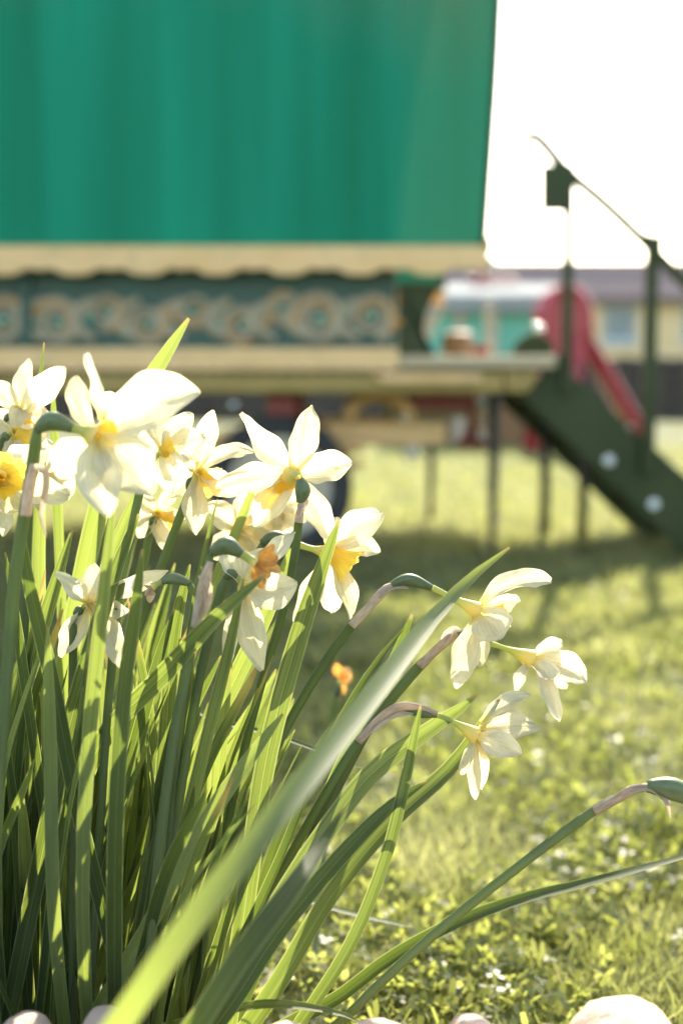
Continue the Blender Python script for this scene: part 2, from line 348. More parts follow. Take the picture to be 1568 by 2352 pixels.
rf = mesh_obj('roof', [(hx0 - .4, D - .4, eave - .1), (hx1 + .4, D - .4, eave - .1), (hx1 + .4, D + 1.6, ridge), (hx0 - .4, D + 1.6, ridge), (hx1 + .4, D + 3.6, eave - .1), (hx0 - .4, D + 3.6, eave - .1)] +
              [(hx0 - .4, D - .4, eave + .05), (hx1 + .4, D - .4, eave + .05), (hx1 + .4, D + 1.6, ridge + .15), (hx0 - .4, D + 1.6, ridge + .15), (hx1 + .4, D + 3.6, eave + .05), (hx0 - .4, D + 3.6, eave + .05)],
              [(3, 2, 1, 0), (5, 4, 2, 3), (6, 7, 8, 9), (9, 8, 10, 11), (0, 1, 7, 6), (4, 5, 11, 10), (0, 6, 9, 3), (3, 9, 11, 5), (1, 2, 8, 7), (2, 4, 10, 8)], M['roof'], ho, smooth=False)
for i in range(9):
    f0, f1 = i / 9, (i + .93) / 9
    ya, yb = D - .42 + 2.0 * f0, D - .42 + 2.0 * f1; za, zb = eave + .1 + (ridge - eave) * f0, eave + .06 + (ridge + .03 - eave) * f1
    mesh_obj('tile_course', [(hx0 - .4, ya, za), (hx1 + .4, ya, za), (hx1 + .4, yb, zb + .06), (hx0 - .4, yb, zb + .06), (hx0 - .4, ya, za - .1), (hx1 + .4, ya, za - .1)], [(0, 1, 2, 3), (4, 5, 1, 0)], M['roof'], rf, smooth=False)
box('chimney', 1.0, 1.8, D + 1.3, D + 2.0, ridge - .3, ridge + .05, M['housewall'], rf, .02)
for (a, b, c, e) in wins:
    w = mesh_obj('window', *box_data(a, b, D + .12, D + .18, c, e), M['glass'], ho, smooth=False)
    t_ = .09
    for q in ((a, b, c, c + t_), (a, b, e - t_, e), (a, a + t_, c + t_, e - t_), (b - t_, b, c + t_, e - t_), ((a + b) / 2 - .035, (a + b) / 2 + .035, c + t_, e - t_)):
        box('frame', q[0], q[1], D + .04, D + .115, q[2], q[3], M['blueframe'], w, .01)
    box('sill', a - .08, b + .08, D - .08, D + .04, c - .08, c - .003, M['blueframe'], w, .01)

D = 30.0
fe = thing('board_fence', 'dark brown vertical board fence across the far side of the lawn', 'fence', (0, D, 0))
ftop = Z(822, D); x = -11.0; bv_, bf_ = box_data(0, .172, 0, .025, .0, ftop); bme = None
i = 0
while x < 11.5:
    if bme is None: o = box('board', 0, .172, 0, .025, -.02, ftop, M['fence'], None, .006); bme = o.data
    else: o = bpy.data.objects.new('board', bme); C.objects.link(o)
    o.parent = fe; o.location = (x, random.uniform(-.008, .008), random.uniform(-.02, .02)); x += .18; i += 1
for z in (.3, 1.0): o = box('rail', -11, 11.5, D + .03, D + .08, z, z + .09, M['fence'], fe, .005)
for k in range(12): box('post', -11 + k * 2, -10.9 + k * 2, D + .085, D + .185, -.05, ftop - .02, M['fence'], fe, .005)

# teal hut with pale roof behind the porch
D = 16.0
hu = thing('garden_hut', 'small teal hut with white roof edge and red gable trim beyond the wagon porch', 'hut', (X(1140, D), D, 0))
hx0, hx1 = X(985, D), X(1262, D); zt = Z(690, D)
box('wall', hx0, hx1, D, D + .06, .02, zt, M['tealwall'], hu, .01)
box('wall', hx0, hx1, D + 1.9, D + 1.96, .02, zt, M['tealwall'], hu, .01)
box('wall', hx0, hx0 + .06, D + .063, D + 1.897, .02, zt, M['tealwall'], hu, .01)
box('wall', hx1 - .06, hx1, D + .063, D + 1.897, .02, zt, M['tealwall'], hu, .01)
for kk in range(16):
    a_ = hx0 + (hx1 - hx0) * kk / 16; box('skirt_board', a_ + .004, a_ + (hx1 - hx0) / 16 - .004, D - .03, D - .004, 0, Z(815, D), M['brown'], hu, .004)
for px_ in (1052, 1126, 1262): box('corner_post', X(px_, D) - .05, X(px_, D) + .05, D - .04, D - .003, .0, zt, M['pale'], hu, .008)
zr = Z(660, D + 1)
for s in (0, 1):
    y0, y1 = (D - .2, D + .98) if s == 0 else (D + 2.16, D + .98)
    n = 14
    for k in range(n):
        a, b = hx0 - .15 + (hx1 - hx0 + .3) * k / n, hx0 - .15 + (hx1 - hx0 + .3) * (k + .96) / n
        v = [(a, y0, zt + .02), (b, y0, zt + .02), (b, y1, zr), (a, y1, zr)]; v += [(q[0], q[1], q[2] + .035) for q in v]
        mesh_obj('roof_sheet', v, [(3, 2, 1, 0), (4, 5, 6, 7), (0, 1, 5, 4), (1, 2, 6, 5), (2, 3, 7, 6), (3, 0, 4, 7)], M['hutroof'], hu, smooth=False)
box('fascia', hx0 - .16, hx1 + .16, D - .225, D - .203, zt - .13, zt + .05, M['hutroof'], hu, .005)
box('ridge_board', X(1085, D), X(1205, D), D + .9, D + 1.05, zr + .04, zr + .1, M['red'], hu, .01)
prism('gable_trim', [(X(1090, D), zr - .02), (X(1118, D), zr + .16), (X(1146, D), zr - .02)], D + .8, D + .88, M['red'], hu)

# red playground slide
D = 14.0
sl = thing('playground_slide', 'red plastic playground slide with arched handles behind the green steps', 'slide', (X(1290, D), D, 0))
sx0, sx1 = X(1312, D), X(1462, D); sz0, sz1 = Z(765, D), .12
prof = spline([(sx0 - .22, 0, sz0 + .01), (sx0, 0, sz0), (sx0 + (sx1 - sx0) * .75, 0, sz1 + .28), (sx1, 0, sz1), (sx1 + .06, 0, sz1 - .01)], 22)
V, F = [], []
sec = [(-.25, .17), (-.25, .0), (-.1, -.02), (.1, -.02), (.25, .0), (.25, .17)]
for q in prof:
    for (yy, zz) in sec: V.append((q[0], D + yy, q[2] + zz))
for q in prof:
    for (yy, zz) in sec: V.append((q[0], D + yy * 1.1, q[2] + zz - .025))
n = len(prof); F = grid_faces(n, 6) + [tuple(reversed([i + n * 6 for i in q])) for q in grid_faces(n, 6)]
F += [(i * 6, i * 6 + n * 6, (i + 1) * 6 + n * 6, (i + 1) * 6) for i in range(n - 1)] + [(i * 6 + 5, (i + 1) * 6 + 5, (i + 1) * 6 + 5 + n * 6, i * 6 + 5 + n * 6) for i in range(n - 1)]
mesh_obj('chute', V, F, M['redplastic'], sl)
for yy in (-.29, .29):
    tube('handle', [(sx0 + .1, D + yy, sz0 - .05), (sx0 + .06, D + yy, Z(700, D)), (X(1285, D), D + yy, Z(668, D)), (X(1245, D), D + yy, Z(700, D)), (X(1238, D), D + yy, Z(800, D))], [.055] * 5, M['redplastic'], sl, n=22, seg=10)
    prism('side_panel', [(X(1240, D), sz0 - .3), (sx0 + .09, sz0 - .3), (sx0 + .06, Z(705, D)), (X(1300, D), Z(678, D)), (X(1285, D), Z(671, D)), (X(1265, D), Z(682, D)), (X(1246, D), Z(705, D))], D + yy - .03, D + yy + .03, M['redplastic'], sl, .01)
    bar('ladder_rail', (X(1238, D), D + yy, Z(800, D)), (X(1215, D), D + yy, 0), .04, M['redplastic'], sl)
    bar('leg', (sx0 - .03, D + yy, sz0), (sx0 + .05, D + yy, 0), .04, M['redplastic'], sl)
for k in range(5):
    f = (k + .5) / 5.5; bar('rung', (X(1215, D) + f * .1, D - .29, f * sz0), (X(1215, D) + f * .1, D + .29, f * sz0), .025, M['redplastic'], sl)

# ------------------------------------------------------------------ the painted wagon
D = 5.0
YN, YF = 5.0, 6.85                     # near and far side of the body
XL = -2.75
wa = thing('living_wagon', 'painted horse drawn living wagon with green canvas top and carved cream trim', 'wagon', (-.9, 5.9, 0))
xr_b, xr_t = X(1102, D), X(1140, D)    # front edge of the canvas at the trim and at the top of the frame
z_trim_t, z_top = Z(570, D), 2.85
# canvas: bow section with soft vertical ripples
nU, nV = 170, 64; V = []
for i in range(nU):
    fu = i / (nU - 1)
    for j in range(nV):
        fv = j / (nV - 1); a = math.pi * fv; sa = max(0.0, math.sin(a))
        # bulging bow: flares out above the ledge, then closes over the top
        h = sa ** .62; yy = (YN + YF) / 2 - math.copysign(abs(math.cos(a)) ** .55, math.cos(a)) * ((YF - YN) / 2 + .05 + .1 * math.sin(a))
        z = z_trim_t - .012 + (z_top - z_trim_t) * h
        up = (z - z_trim_t) / (z_top - z_trim_t)
        x = XL - .05 + fu * (xr_b + (xr_t - xr_b) * max(0, min(1, up * 1.55)) ** .8 - XL + .05)
        rip = .014 * mnoise.noise((x * 2.6, 0, z * .25)) + .008 * mnoise.noise((x * 7, 4, z * .5)) + .012 * math.sin(x * 2 * math.pi / .62) * sa ** .5
        V.append((x, yy + rip * (1 if fv < .5 else -1), z + rip * .5 * math.sin(a)))
V2 = [(x, y + (.004 if y < 5.9 else -.004), z - .002) for x, y, z in V]
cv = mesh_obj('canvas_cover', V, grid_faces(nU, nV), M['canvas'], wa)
tube('canvas_hem', [V[(nU - 1) * nV + j] for j in range(0, nV, 3)] + [V[nU * nV - 1]], [.011] * (len(range(0, nV, 3)) + 1), M['dkgreen'], wa, n=70, seg=8)
for k in range(5):
    i = int((nU - 1) * (.06 + .21 * k)); tube('hoop', [(V[i * nV + j][0], V[i * nV + j][1] + (.03 if j < nV / 2 else -.03), V[i * nV + j][2] - .03) for j in range(0, nV, 3)], [.016] * len(range(0, nV, 3)), M['wood'], wa, n=50, seg=6)
xd = X(908, D)                         # right end of the side wall
# ledge board with scalloped edge
def scallop(name, x0, x1, ztop, zlow, amp, period, y0, y1, mat, phase=0, cusp=True):
    n = int((x1 - x0) / period * 14); pts = [(x0, ztop)]
    low = []
    for i in range(n + 1):
        x = x0 + (x1 - x0) * i / n; t = ((x - phase) / period) % 1
        low.append((x, zlow + amp * (math.sin(math.pi * t) if cusp else .5 - .5 * math.cos(2 * math.pi * t)) + (.18 * amp * math.cos(6 * math.pi * t) if cusp else 0)))
    n2 = len(low); v = [(x, y, ztop) for y in (y0, y1) for x, z in low] + [(x, y, z) for y in (y0, y1) for x, z in low]
    f = [(i, i + 1, i + 1 + 2 * n2, i + 2 * n2) for i in range(n2 - 1)] + [(i + n2 + 1, i + n2, i + 3 * n2, i + 1 + 3 * n2) for i in range(n2 - 1)]
    f += [(i, i + n2, i + n2 + 1, i + 1) for i in range(n2 - 1)] + [(i + 2 * n2, i + 1 + 2 * n2, i + 1 + 3 * n2, i + 3 * n2) for i in range(n2 - 1)] + [(0, 2 * n2, 3 * n2, n2), (n2 - 1, 2 * n2 - 1, 4 * n2 - 1, 3 * n2 - 1)]
    o = mesh_obj(name, v, f, mat, wa, smooth=False)
    bm = bmesh.new(); bm.from_mesh(o.data); bmesh.ops.recalc_face_normals(bm, faces=bm.faces[:]); bm.to_mesh(o.data); bm.free(); return o
xt1 = X(1106, D)
scallop('scalloped_ledge_trim', XL - .05, xt1, Z(572, D), Z(641, D), .026, X(784 + 157, D), YN - .115, YN - .09, M['tan'], X(195, D))
scallop('scalloped_ledge_trim', XL - .05, xt1, Z(572, D), Z(641, D), .026, X(784 + 157, D), YF + .09, YF + .115, M['tan'], X(195, D))
box('ledge_board', XL - .05, xd, YN - .087, YF + .087, Z(590, D), Z(578, D), M['tan'], wa)
for y0_ in (YN - .087, YF - .03): box('ledge_board', xd + .003, xt1 - .004, y0_, y0_ + .117, Z(590, D), Z(578, D), M['tan'], wa)
prism('ledge_finial', [(xt1 - .004, Z(545, D)), (xt1 + .012, Z(555, D)), (xt1 + .018, Z(575, D)), (xt1 + .01, Z(590, D)), (xt1 - .004, Z(600, D))], YN - .11, YN - .08, M['olive'], wa, .003)
v, f = sphere_data((xt1 + .012, YN - .095, Z(603, D)), .014); mesh_obj('brass_knob', v, f, M['chrome'], wa)
# waist: dark panel with carved scrolls
zp0, zp1 = Z(800, D), Z(640, D)
box('side_panel', XL, xd, YN, YN + .025, zp0 - .02, zp1 + .1, M['panelgreen'], wa)
box('side_panel', XL, xd, YF - .025, YF, zp0 - .02, zp1 + .1, M['panelgreen'], wa)
for xx in (XL + .004, xd - .03): box('end_wall', xx, xx + .026, YN + .028, YF - .028, zp0, 2.25, M['panelgreen'], wa)
box('door', xd - .001, xd + .02, 5.6, 6.25, zp0 + .02, 2.2, M['dkgreen'], wa)
for pxx in (72, -570): box('panel_post', X(pxx, D) - .018, X(pxx, D) + .018, YN - .03, YN - .002, zp0, zp1 + .08, M['panelgreen'], wa)
def ribbon_relief(name, pts, w, mat, parent, n=24):
    """raised carved strip lying on the panel: half-round section"""
    c = spline([(p[0], YN, p[1]) for p in pts], n); T = tangents(c); V, F = [], []
    for i in range(n):
        s = np.array((-T[i][2], 0, T[i][0])); ww = w * (1 - .55 * (i / (n - 1)))
        for q, hh in ((-1, .0), (-.7, .012), (0, .017), (.7, .012), (1, 0)): V.append(tuple(c[i] + s * q * ww + np.array((0, -hh * (1.35 if mat is M['orange'] else 1) - .001, 0))))
    return mesh_obj(name, V, [tuple(reversed(q)) for q in grid_faces(n, 5)], mat, parent)
def spiral(cx, cz, r, turns, a0, sgn, n=26):
    return [(cx + r * (1 - .82 * i / (n - 1)) * math.cos(a0 + sgn * turns * 6.283 * i / (n - 1)), cz + r * (1 - .82 * i / (n - 1)) * math.sin(a0 + sgn * turns * 6.283 * i / (n - 1))) for i in range(n)]
zc = (Z(790, D) + Z(660, D)) / 2; px1 = pxm(D)
centres = [(20, 738, 58, 1), (140, 742, 56, -1), (250, 715, 44, 1), (345, 745, 50, -1), (450, 712, 46, 1), (560, 745, 48, -1), (650, 712, 42, 1), (735, 735, 62, -1), (850, 728, 56, 1),
           (-100, 735, 56, -1), (-210, 720, 46, 1), (-320, 742, 50, -1), (-430, 715, 46, 1), (-520, 740, 50, -1)]
for k, (cx, cyy, r, sg) in enumerate(centres):
    cX, cZ, rr = X(cx, D), Z(cyy, D), r * px1
    s = ribbon_relief('carved_scroll', spiral(cX, cZ, rr * .92, 2.1, 2.2 * k, sg, 34), rr * .25, M['carve'], wa)
    ribbon_relief('orange_line', spiral(cX, cZ, rr * 1.0, .75, 2.2 * k + .6, sg, 16), rr * .085, M['orange'], s, 16)
    v, f = sphere_data((cX, YN - .006, cZ), rr * .2, 10, 6, (1, .4, 1)); mesh_obj('teal_boss', v, f, M['teal'], s)
    for q in range(2):
        a = 1.9 * k + q * 3.3; ox, oz = cX + rr * 1.05 * math.cos(a), cZ + rr * .6 * math.sin(a)
        oz = min(max(oz, Z(785, D)), Z(668, D))
        v, f = sphere_data((ox, YN - .004, oz), rr * .2, 10, 6, (1.6, .3, .8)); mesh_obj('teal_leaf', v, f, M['teal'] if q == 0 else M['orange'], s)
for k in range(len(centres) - 1):
    a, b = centres[k], centres[k + 1]
    if abs(a[0] - b[0]) < 140:
        for sg in (1, -1):
            mx_, mz_ = (a[0] + b[0]) / 2, (715 if sg > 0 else 752)
            ribbon_relief('carved_leaf', [(X(mx_ - 34, D), Z(mz_ + 22 * sg, D)), (X(mx_ - 8, D), Z(mz_ - 6 * sg, D)), (X(mx_ + 30, D), Z(mz_ - 26 * sg, D))], 20 * px1, M['carve'], wa, 10)
        ribbon_relief('carved_stem', [(X(a[0], D), Z(a[1] + a[2] * .8, D)), (X((a[0] + b[0]) / 2, D), Z((a[1] + b[1]) / 2, D)), (X(b[0], D), Z(b[1] - b[2] * .8, D))], 10 * px1, M['carve'], wa, 12)
# lower trim, chassis
scallop('scalloped_sill_trim', XL - .03, X(912, D), Z(800, D), Z(853, D), .008, .052, YN - .06, YN - .035, M['tan'], 0, False)
scallop('scalloped_sill_trim', XL - .03, X(912, D), Z(800, D), Z(853, D), .008, .052, YF + .035, YF + .06, M['tan'], 0, False)
box('floor', XL, xd - .002, YN - .033, YF + .033, Z(850, D), Z(806, D), M['wood'], wa)
box('chassis_beam', XL, X(1150, D), YN - .04, YN + .07, Z(903, D), Z(858, D), M['olive'], wa, .012)
box('chassis_beam', XL, X(1150, D), YF - .07, YF + .04, Z(903, D), Z(858, D), M['olive'], wa, .012)
for xx in (-2.4, -1.2, -.1, .5): box('cross_member', xx, xx + .08, YN + .073, YF - .073, Z(900, D), Z(862, D), M['olive'], wa)
# porch deck at the front
for k in range(12):
    y0 = YN - .05 + k * (YF - YN + .1) / 12; box('deck_board', xd + .004, X(1268, D), y0, y0 + .148, Z(846, D), Z(818, D), M['deck'], wa, .006)
prism('porch_beam', [(X(1105, D), Z(852, D)), (X(1232, D), Z(852, D)), (X(1215, D), Z(893, D)), (X(1200, D), Z(903, D)), (X(1154, D), Z(903, D)), (X(1154, D), Z(856, D))], YN - .03, YN + .05, M['olive'], wa, .006)
prism('porch_beam', [(X(1154, D), Z(852, D)), (X(1232, D), Z(852, D)), (X(1215, D), Z(893, D)), (X(1200, D), Z(903, D)), (X(1154, D), Z(903, D))], YF - .05, YF + .03, M['olive'], wa, .006)
prism('sill_return', [(X(850, D), Z(862, D)), (X(913, D), Z(858, D)), (X(1100, D), Z(858, D)), (X(1100, D), Z(878, D)), (X(880, D), Z(880, D))], YN - .062, YN - .043, M['tan'], wa, .004)
# porch side brackets (wing boards) at the corner
def wing(y0, y1, mat, name, x_out):
    pts = [(xd + .006, Z(815, D)), (X(x_out, D), Z(815, D))]
    for k in range(9):
        a = k / 8; pts.append((X(x_out - 28 + 55 * (a - .35) ** 2 * 2, D), Z(815 - 165 * a, D)))
    pts.append((xd + .006, Z(650, D))); return prism(name, pts, y0, y1, mat, wa, .004)
wing(YN + .0, YN + .03, M['dkgreen'], 'porch_wing', 1000)
wing(YF - .03, YF, M['pale'], 'porch_wing', 1085)
box('porch_post', X(1120, 6.6), X(1137, 6.6), YF - .05, YF - .01, Z(815, D) - .01, Z(610, D), M['pale'], wa, .005)
# running gear
DW = 5.05
def wheel(cx, cy, R_, parent):
    def rev(name, prof, mat, par, seg=44):
        V = [(cx + r * math.cos(6.28318 * i / seg), cy + y, R_ + r * math.sin(6.28318 * i / seg)) for i in range(seg) for r, y in prof]
        n = len(prof); F = []
        for i in range(seg):
            for j in range(n): F.append((i * n + j, i * n + (j + 1) % n, ((i + 1) % seg) * n + (j + 1) % n, ((i + 1) % seg) * n + j))
        o = mesh_obj(name, V, F, mat, par); bm = bmesh.new(); bm.from_mesh(o.data); bmesh.ops.recalc_face_normals(bm, faces=bm.faces[:]); bm.to_mesh(o.data); bm.free(); return o
    tyre = rev('wheel', [(R_ * .70, -.05), (R_ * .78, -.066), (R_ * .93, -.062), (R_, -.04), (R_, .04), (R_ * .93, .062), (R_ * .78, .066), (R_ * .70, .05)], M['rubber'], parent)
    rev('rim', [(R_ * .62, -.045), (R_ * .70, -.058), (R_ * .715, -.04), (R_ * .715, .04), (R_ * .70, .058), (R_ * .62, .045)], M['pale'], tyre)
    rev('rim_disc', [(.03, -.035), (R_ * .3, -.05), (R_ * .5, -.02), (R_ * .64, -.025), (R_ * .64, .01), (.03, .01)], M['pale'], tyre)
    v, f = sphere_data((cx, cy - .045, R_), .04, 14, 8, (1, .7, 1)); mesh_obj('hub', v, f, M['red'], tyre)
    for k in range(5):
        a = k * 1.2566; v, f = sphere_data((cx + R_ * .3 * math.cos(a), cy - .052, R_ + R_ * .3 * math.sin(a)), .009, 8, 6); mesh_obj('wheel_nut', v, f, M['chrome'], tyre)
RW = 168 * pxm(DW)
for wx_ in (X(642, DW), -2.15):
    for wy_ in (DW + .06, YF - .11): wheel(wx_, wy_, RW, wa)
    bar('axle', (wx_, DW + .1, RW), (wx_, YF - .1, RW), .03, M['iron'], wa)
    for yy in (DW + .16, YF - .2):
        for s, zz in ((1, 0), (1, .022), (-1, -.05)):
            hgt = .05 * s; sp = [(wx_ - .3 + .6 * t, yy, RW + .13 + zz + hgt * (1 - (2 * t - 1) ** 2)) for t in (0, .25, .5, .75, 1)]
            tube('leaf_spring', sp, [.016] * 5, M['tan'], wa, n=14, seg=6)
        box('spring_block', wx_ - .05, wx_ + .05, yy - .03, yy + .03, RW + .02, Z(903, D) - .001, M['red'], wa)
# arched turntable iron and cream under-beam near the front
xa, xb = X(800, 5.3), X(945, 5.3)
tube('turntable_arch', [(xa, 5.3, Z(962, 5.3)), (xa + .03, 5.3, Z(925, 5.3)), ((xa + xb) / 2, 5.3, Z(908, 5.3)), (xb - .03, 5.3, Z(930, 5.3)), (xb, 5.3, Z(972, 5.3))], [.026] * 5, M['tan'], wa, n=20, seg=8)
tube('turntable_arch', [(xa, 6.5, Z(962, 5.3)), (xa + .03, 6.5, Z(925, 5.3)), ((xa + xb) / 2, 6.5, Z(908, 5.3)), (xb - .03, 6.5, Z(930, 5.3)), (xb, 6.5, Z(972, 5.3))], [.026] * 5, M['tan'], wa, n=20, seg=8)
box('under_beam', X(740, 5.3), X(1020, 5.3), 5.27, 5.35, Z(1022, 5.3), Z(970, 5.3), M['tan'], wa, .012)
box('under_beam', X(740, 5.3), X(1020, 5.3), 6.45, 6.53, Z(1022, 5.3), Z(970, 5.3), M['tan'], wa, .012)
box('beam_foot', X(930, 5.3), X(962, 5.3), 5.28, 5.34, Z(1055, 5.3), Z(1022, 5.3) + .004, M['pale'], wa, .006)
box('pole_bracket', X(930, 5.4), X(1085, 5.4), 5.36, 5.46, Z(940, 5.4), Z(903, 5.4), M['red'], wa, .008)
tube('tow_pole', [(X(880, 5.9), 5.9, Z(945, 5.6)), (X(1000, 5.9), 5.9, Z(950, 5.6)), (X(1110, 5.9), 5.9, Z(930, 5.6))], [.035, .035, .03], M['pale'], wa, n=8, seg=10)
v, f = sphere_data((X(1112, 5.9), 5.88, Z(928, 5.6)), .045); mesh_obj('tow_eye', v, f, M['white'], wa)
prism('brake_block', [(X(1040, 5.8), Z(1030, 5.8)), (X(1120, 5.8), Z(1030, 5.8)), (X(1095, 5.8), Z(985, 5.8)), (X(1065, 5.8), Z(985, 5.8))], 5.75, 5.85, M['red'], wa, .006)
bar('brake_hanger', (X(1080, 5.8), 5.8, Z(990, 5.8)), (X(1080, 5.8), 5.8, Z(905, 5.8)), .014, M['red'], wa)
v, f = sphere_data((X(1096, 5.75), 5.735, Z(1000, 5.75)), .02); mesh_obj('brake_knob', v, f, M['chrome'], wa)
# front prop legs
for lx, ly in ((X(1142, 5.15), 5.3), (X(1142, 5.15) - .15, 6.6)):
    tube('prop_leg', [(lx, ly, Z(905, D) + .004), (lx, ly, .3), (lx - .004, ly, .0)], [.024, .019, .014], M['iron'], wa, n=8, seg=8)
for (kx, ky, kd) in ((540, 930, 5.02), (925, 962, 5.25), (1095, 925, 5.4)):
    v, f = sphere_data((X(kx, kd), kd - .03, Z(ky, kd)), .016); o = mesh_obj('bolt_head', v, f, M['chrome'], wa)
# pots on the porch
def lathe(name, cx, cy, prof, mat, parent=None, seg=22):
    V = [(cx + r * math.cos(6.28318 * j / seg), cy + r * math.sin(6.28318 * j / seg), z) for r, z in prof for j in range(seg)]
    return mesh_obj(name, V, [tuple(reversed(q)) for q in grid_faces(len(prof), seg, True)], mat, parent)
zd = Z(818, D)
o = lathe('wooden_tub', X(1048, 5.6), 5.6, [(.0, zd), (.055, zd), (.065, zd + .05), (.06, zd + .095), (.045, zd + .11), (.04, zd + .105), (.0, zd + .1)], M['brown']); tag(o, 'small round brown wooden tub standing on the porch deck', 'tub')
o = lathe('red_pot', X(1095, 5.9), 5.9, [(.0, zd), (.03, zd), (.045, zd + .06), (.05, zd + .065), (.04, zd + .06), (.0, zd + .05)], M['red']); tag(o, 'small dark red pot beside the brown tub on the porch', 'pot')

# ------------------------------------------------------------------ the green steps
DS, DF = 5.05, 5.95
st = thing('porch_steps', 'dark green wooden steps with curled handrail leading down from the wagon porch', 'steps', (X(1500, DS), 5.5, 0))
xs0, xs1 = X(1272, DS), X(1700, DS); slope = (Z(1092, DS) - Z(848, DS)) / (X(1568, DS) - xs0)
ztopS = Z(848, DS)
xg = xs0 + (0.02 - ztopS) / slope
def stringer(y0, y1):
    poly = [(xs0 - .055, ztopS - .03)]
    for k in range(7):
        a = math.pi * (1 - k / 6); poly.append((xs0 - .01 + .045 * math.cos(a), ztopS + .055 * math.sin(a)))
    xl, zl = X(1190, DS), Z(910, DS); sl_ = (Z(1186, DS) - zl) / (X(1480, DS) - xl)
    poly += [(xg - .02, .02), (xg - .02, -.01), (xl + (-.01 - zl) / sl_, -.01), (xl, zl)]
    return prism('stringer', poly, y0, y1, M['dkgreen'], st, .004)
stringer(DS - .02, DS + .02); stringer(DF - .02, DF + .02)
nst = 5; xg = xs0 + (0.02 - ztopS) / slope
for k in range(nst):
    f = (k + .55) / nst; xx = xs0 + (xg - xs0) * f - .06; zz = ztopS + slope * (xx - xs0) - .06
    box('tread', xx - .09, xx + .1, DS + .021, DF - .021, zz - .03, zz, M['dkgreen'], st, .005)
for k, (bx, by) in enumerate(((1393, 1057), (1497, 1157), (1290, 830), (1440, 980))):
    v, f = sphere_data((X(bx, DS), DS - .021, Z(by, DS)), .02 if k < 2 else .012, 14, 8, (1, .6, 1)); mesh_obj('bolt_cap', v, f, M['white'] if k < 2 else M['carve'], st)
def post(px0, ytop, ybot, y, w=.03):
    return box('post', X(px0, y) - w / 2, X(px0, y) + w / 2, y - w / 2, y + w / 2, Z(ybot, y), Z(ytop, y), M['dkgreen'], st, .004)
post(1296, 388, 905, DS - .041, .036); post(1485, 540, 1090, DS - .044, .042)
post(1296, 420, 880, DF + .037, .026); post(1485, 560, 1080, DF + .045, .042)
def rail(y):
    pts = [(1195, 327), (1203, 318), (1218, 311), (1235, 318), (1258, 342), (1300, 392), (1390, 470), (1480, 556), (1568, 645), (1700, 770)]
    c = spline([P(a, b, y) for a, b in pts], 40); T = tangents(c); V = []
    for i in range(len(c)):
        nn = np.array((-T[i][2], 0, T[i][0])); q = .016
        for yy, h in ((-.03, -q), (.03, -q), (.03, q), (-.03, q)): V.append(c[i] + nn * h + np.array((0, yy, 0)))
    n = len(c); F = grid_faces(n, 4, True) + [(0, 1, 2, 3), (4 * n - 1, 4 * n - 2, 4 * n - 3, 4 * n - 4)]
    o = mesh_obj('handrail', V, F, M['dkgreen'], st, smooth=False); bm = bmesh.new(); bm.from_mesh(o.data); bmesh.ops.recalc_face_normals(bm, faces=bm.faces[:]); bm.to_mesh(o.data); bm.free()
rail(DS - .04)
box('end_post', X(1690, DS) - .02, X(1690, DS) + .02, DS - .06, DS - .02, .0, Z(765, DS), M['dkgreen'], st)
prism('rail_knee', [(X(1285, DS), Z(398, DS)), (X(1296, DS), Z(385, DS)), (X(1322, DS), Z(412, DS)), (X(1305, DS), Z(420, DS)), (X(1302, DS), Z(440, DS)), (X(1285, DS), Z(440, DS))], DS - .05, DS - .025, M['dkgreen'], st)
prism('rail_knee', [(X(1462, DS), Z(538, DS)), (X(1490, DS), Z(548, DS)), (X(1502, DS), Z(532, DS)), (X(1500, DS), Z(580, DS)), (X(1478, DS), Z(575, DS))], DS - .068, DS - .06, M['dkgreen'], st)
v, f = sphere_data((X(1228, 5.5), 5.5, Z(757, 5.5)), .024); mesh_obj('newel_knob', v, f, M['chrome'], st)
prism('newel_board', [(X(1172, 5.5), zd - .0), (X(1265, 5.5), zd), (X(1265, 5.5), Z(792, 5.5)), (X(1245, 5.5), Z(772, 5.5)), (X(1218, 5.5), Z(765, 5.5)), (X(1192, 5.5), Z(774, 5.5)), (X(1174, 5.5), Z(796, 5.5))], 5.48, 5.52, M['dkgreen'], st, .004)
box('plate', X(1226, DS), X(1300, DS), DS - .083, DS - .061, Z(492, DS), Z(386, DS), M['dkgreen'], st, .003)
for lx, ly in ((X(1337, 5.8), 5.8), (X(1250, 5.9), 5.9)):
    bar('leg', (lx, ly, 0), (lx, ly, ztopS + slope * (lx - xs0) - .02 if lx > xs0 else ztopS - .02), .022, M['iron'], st)
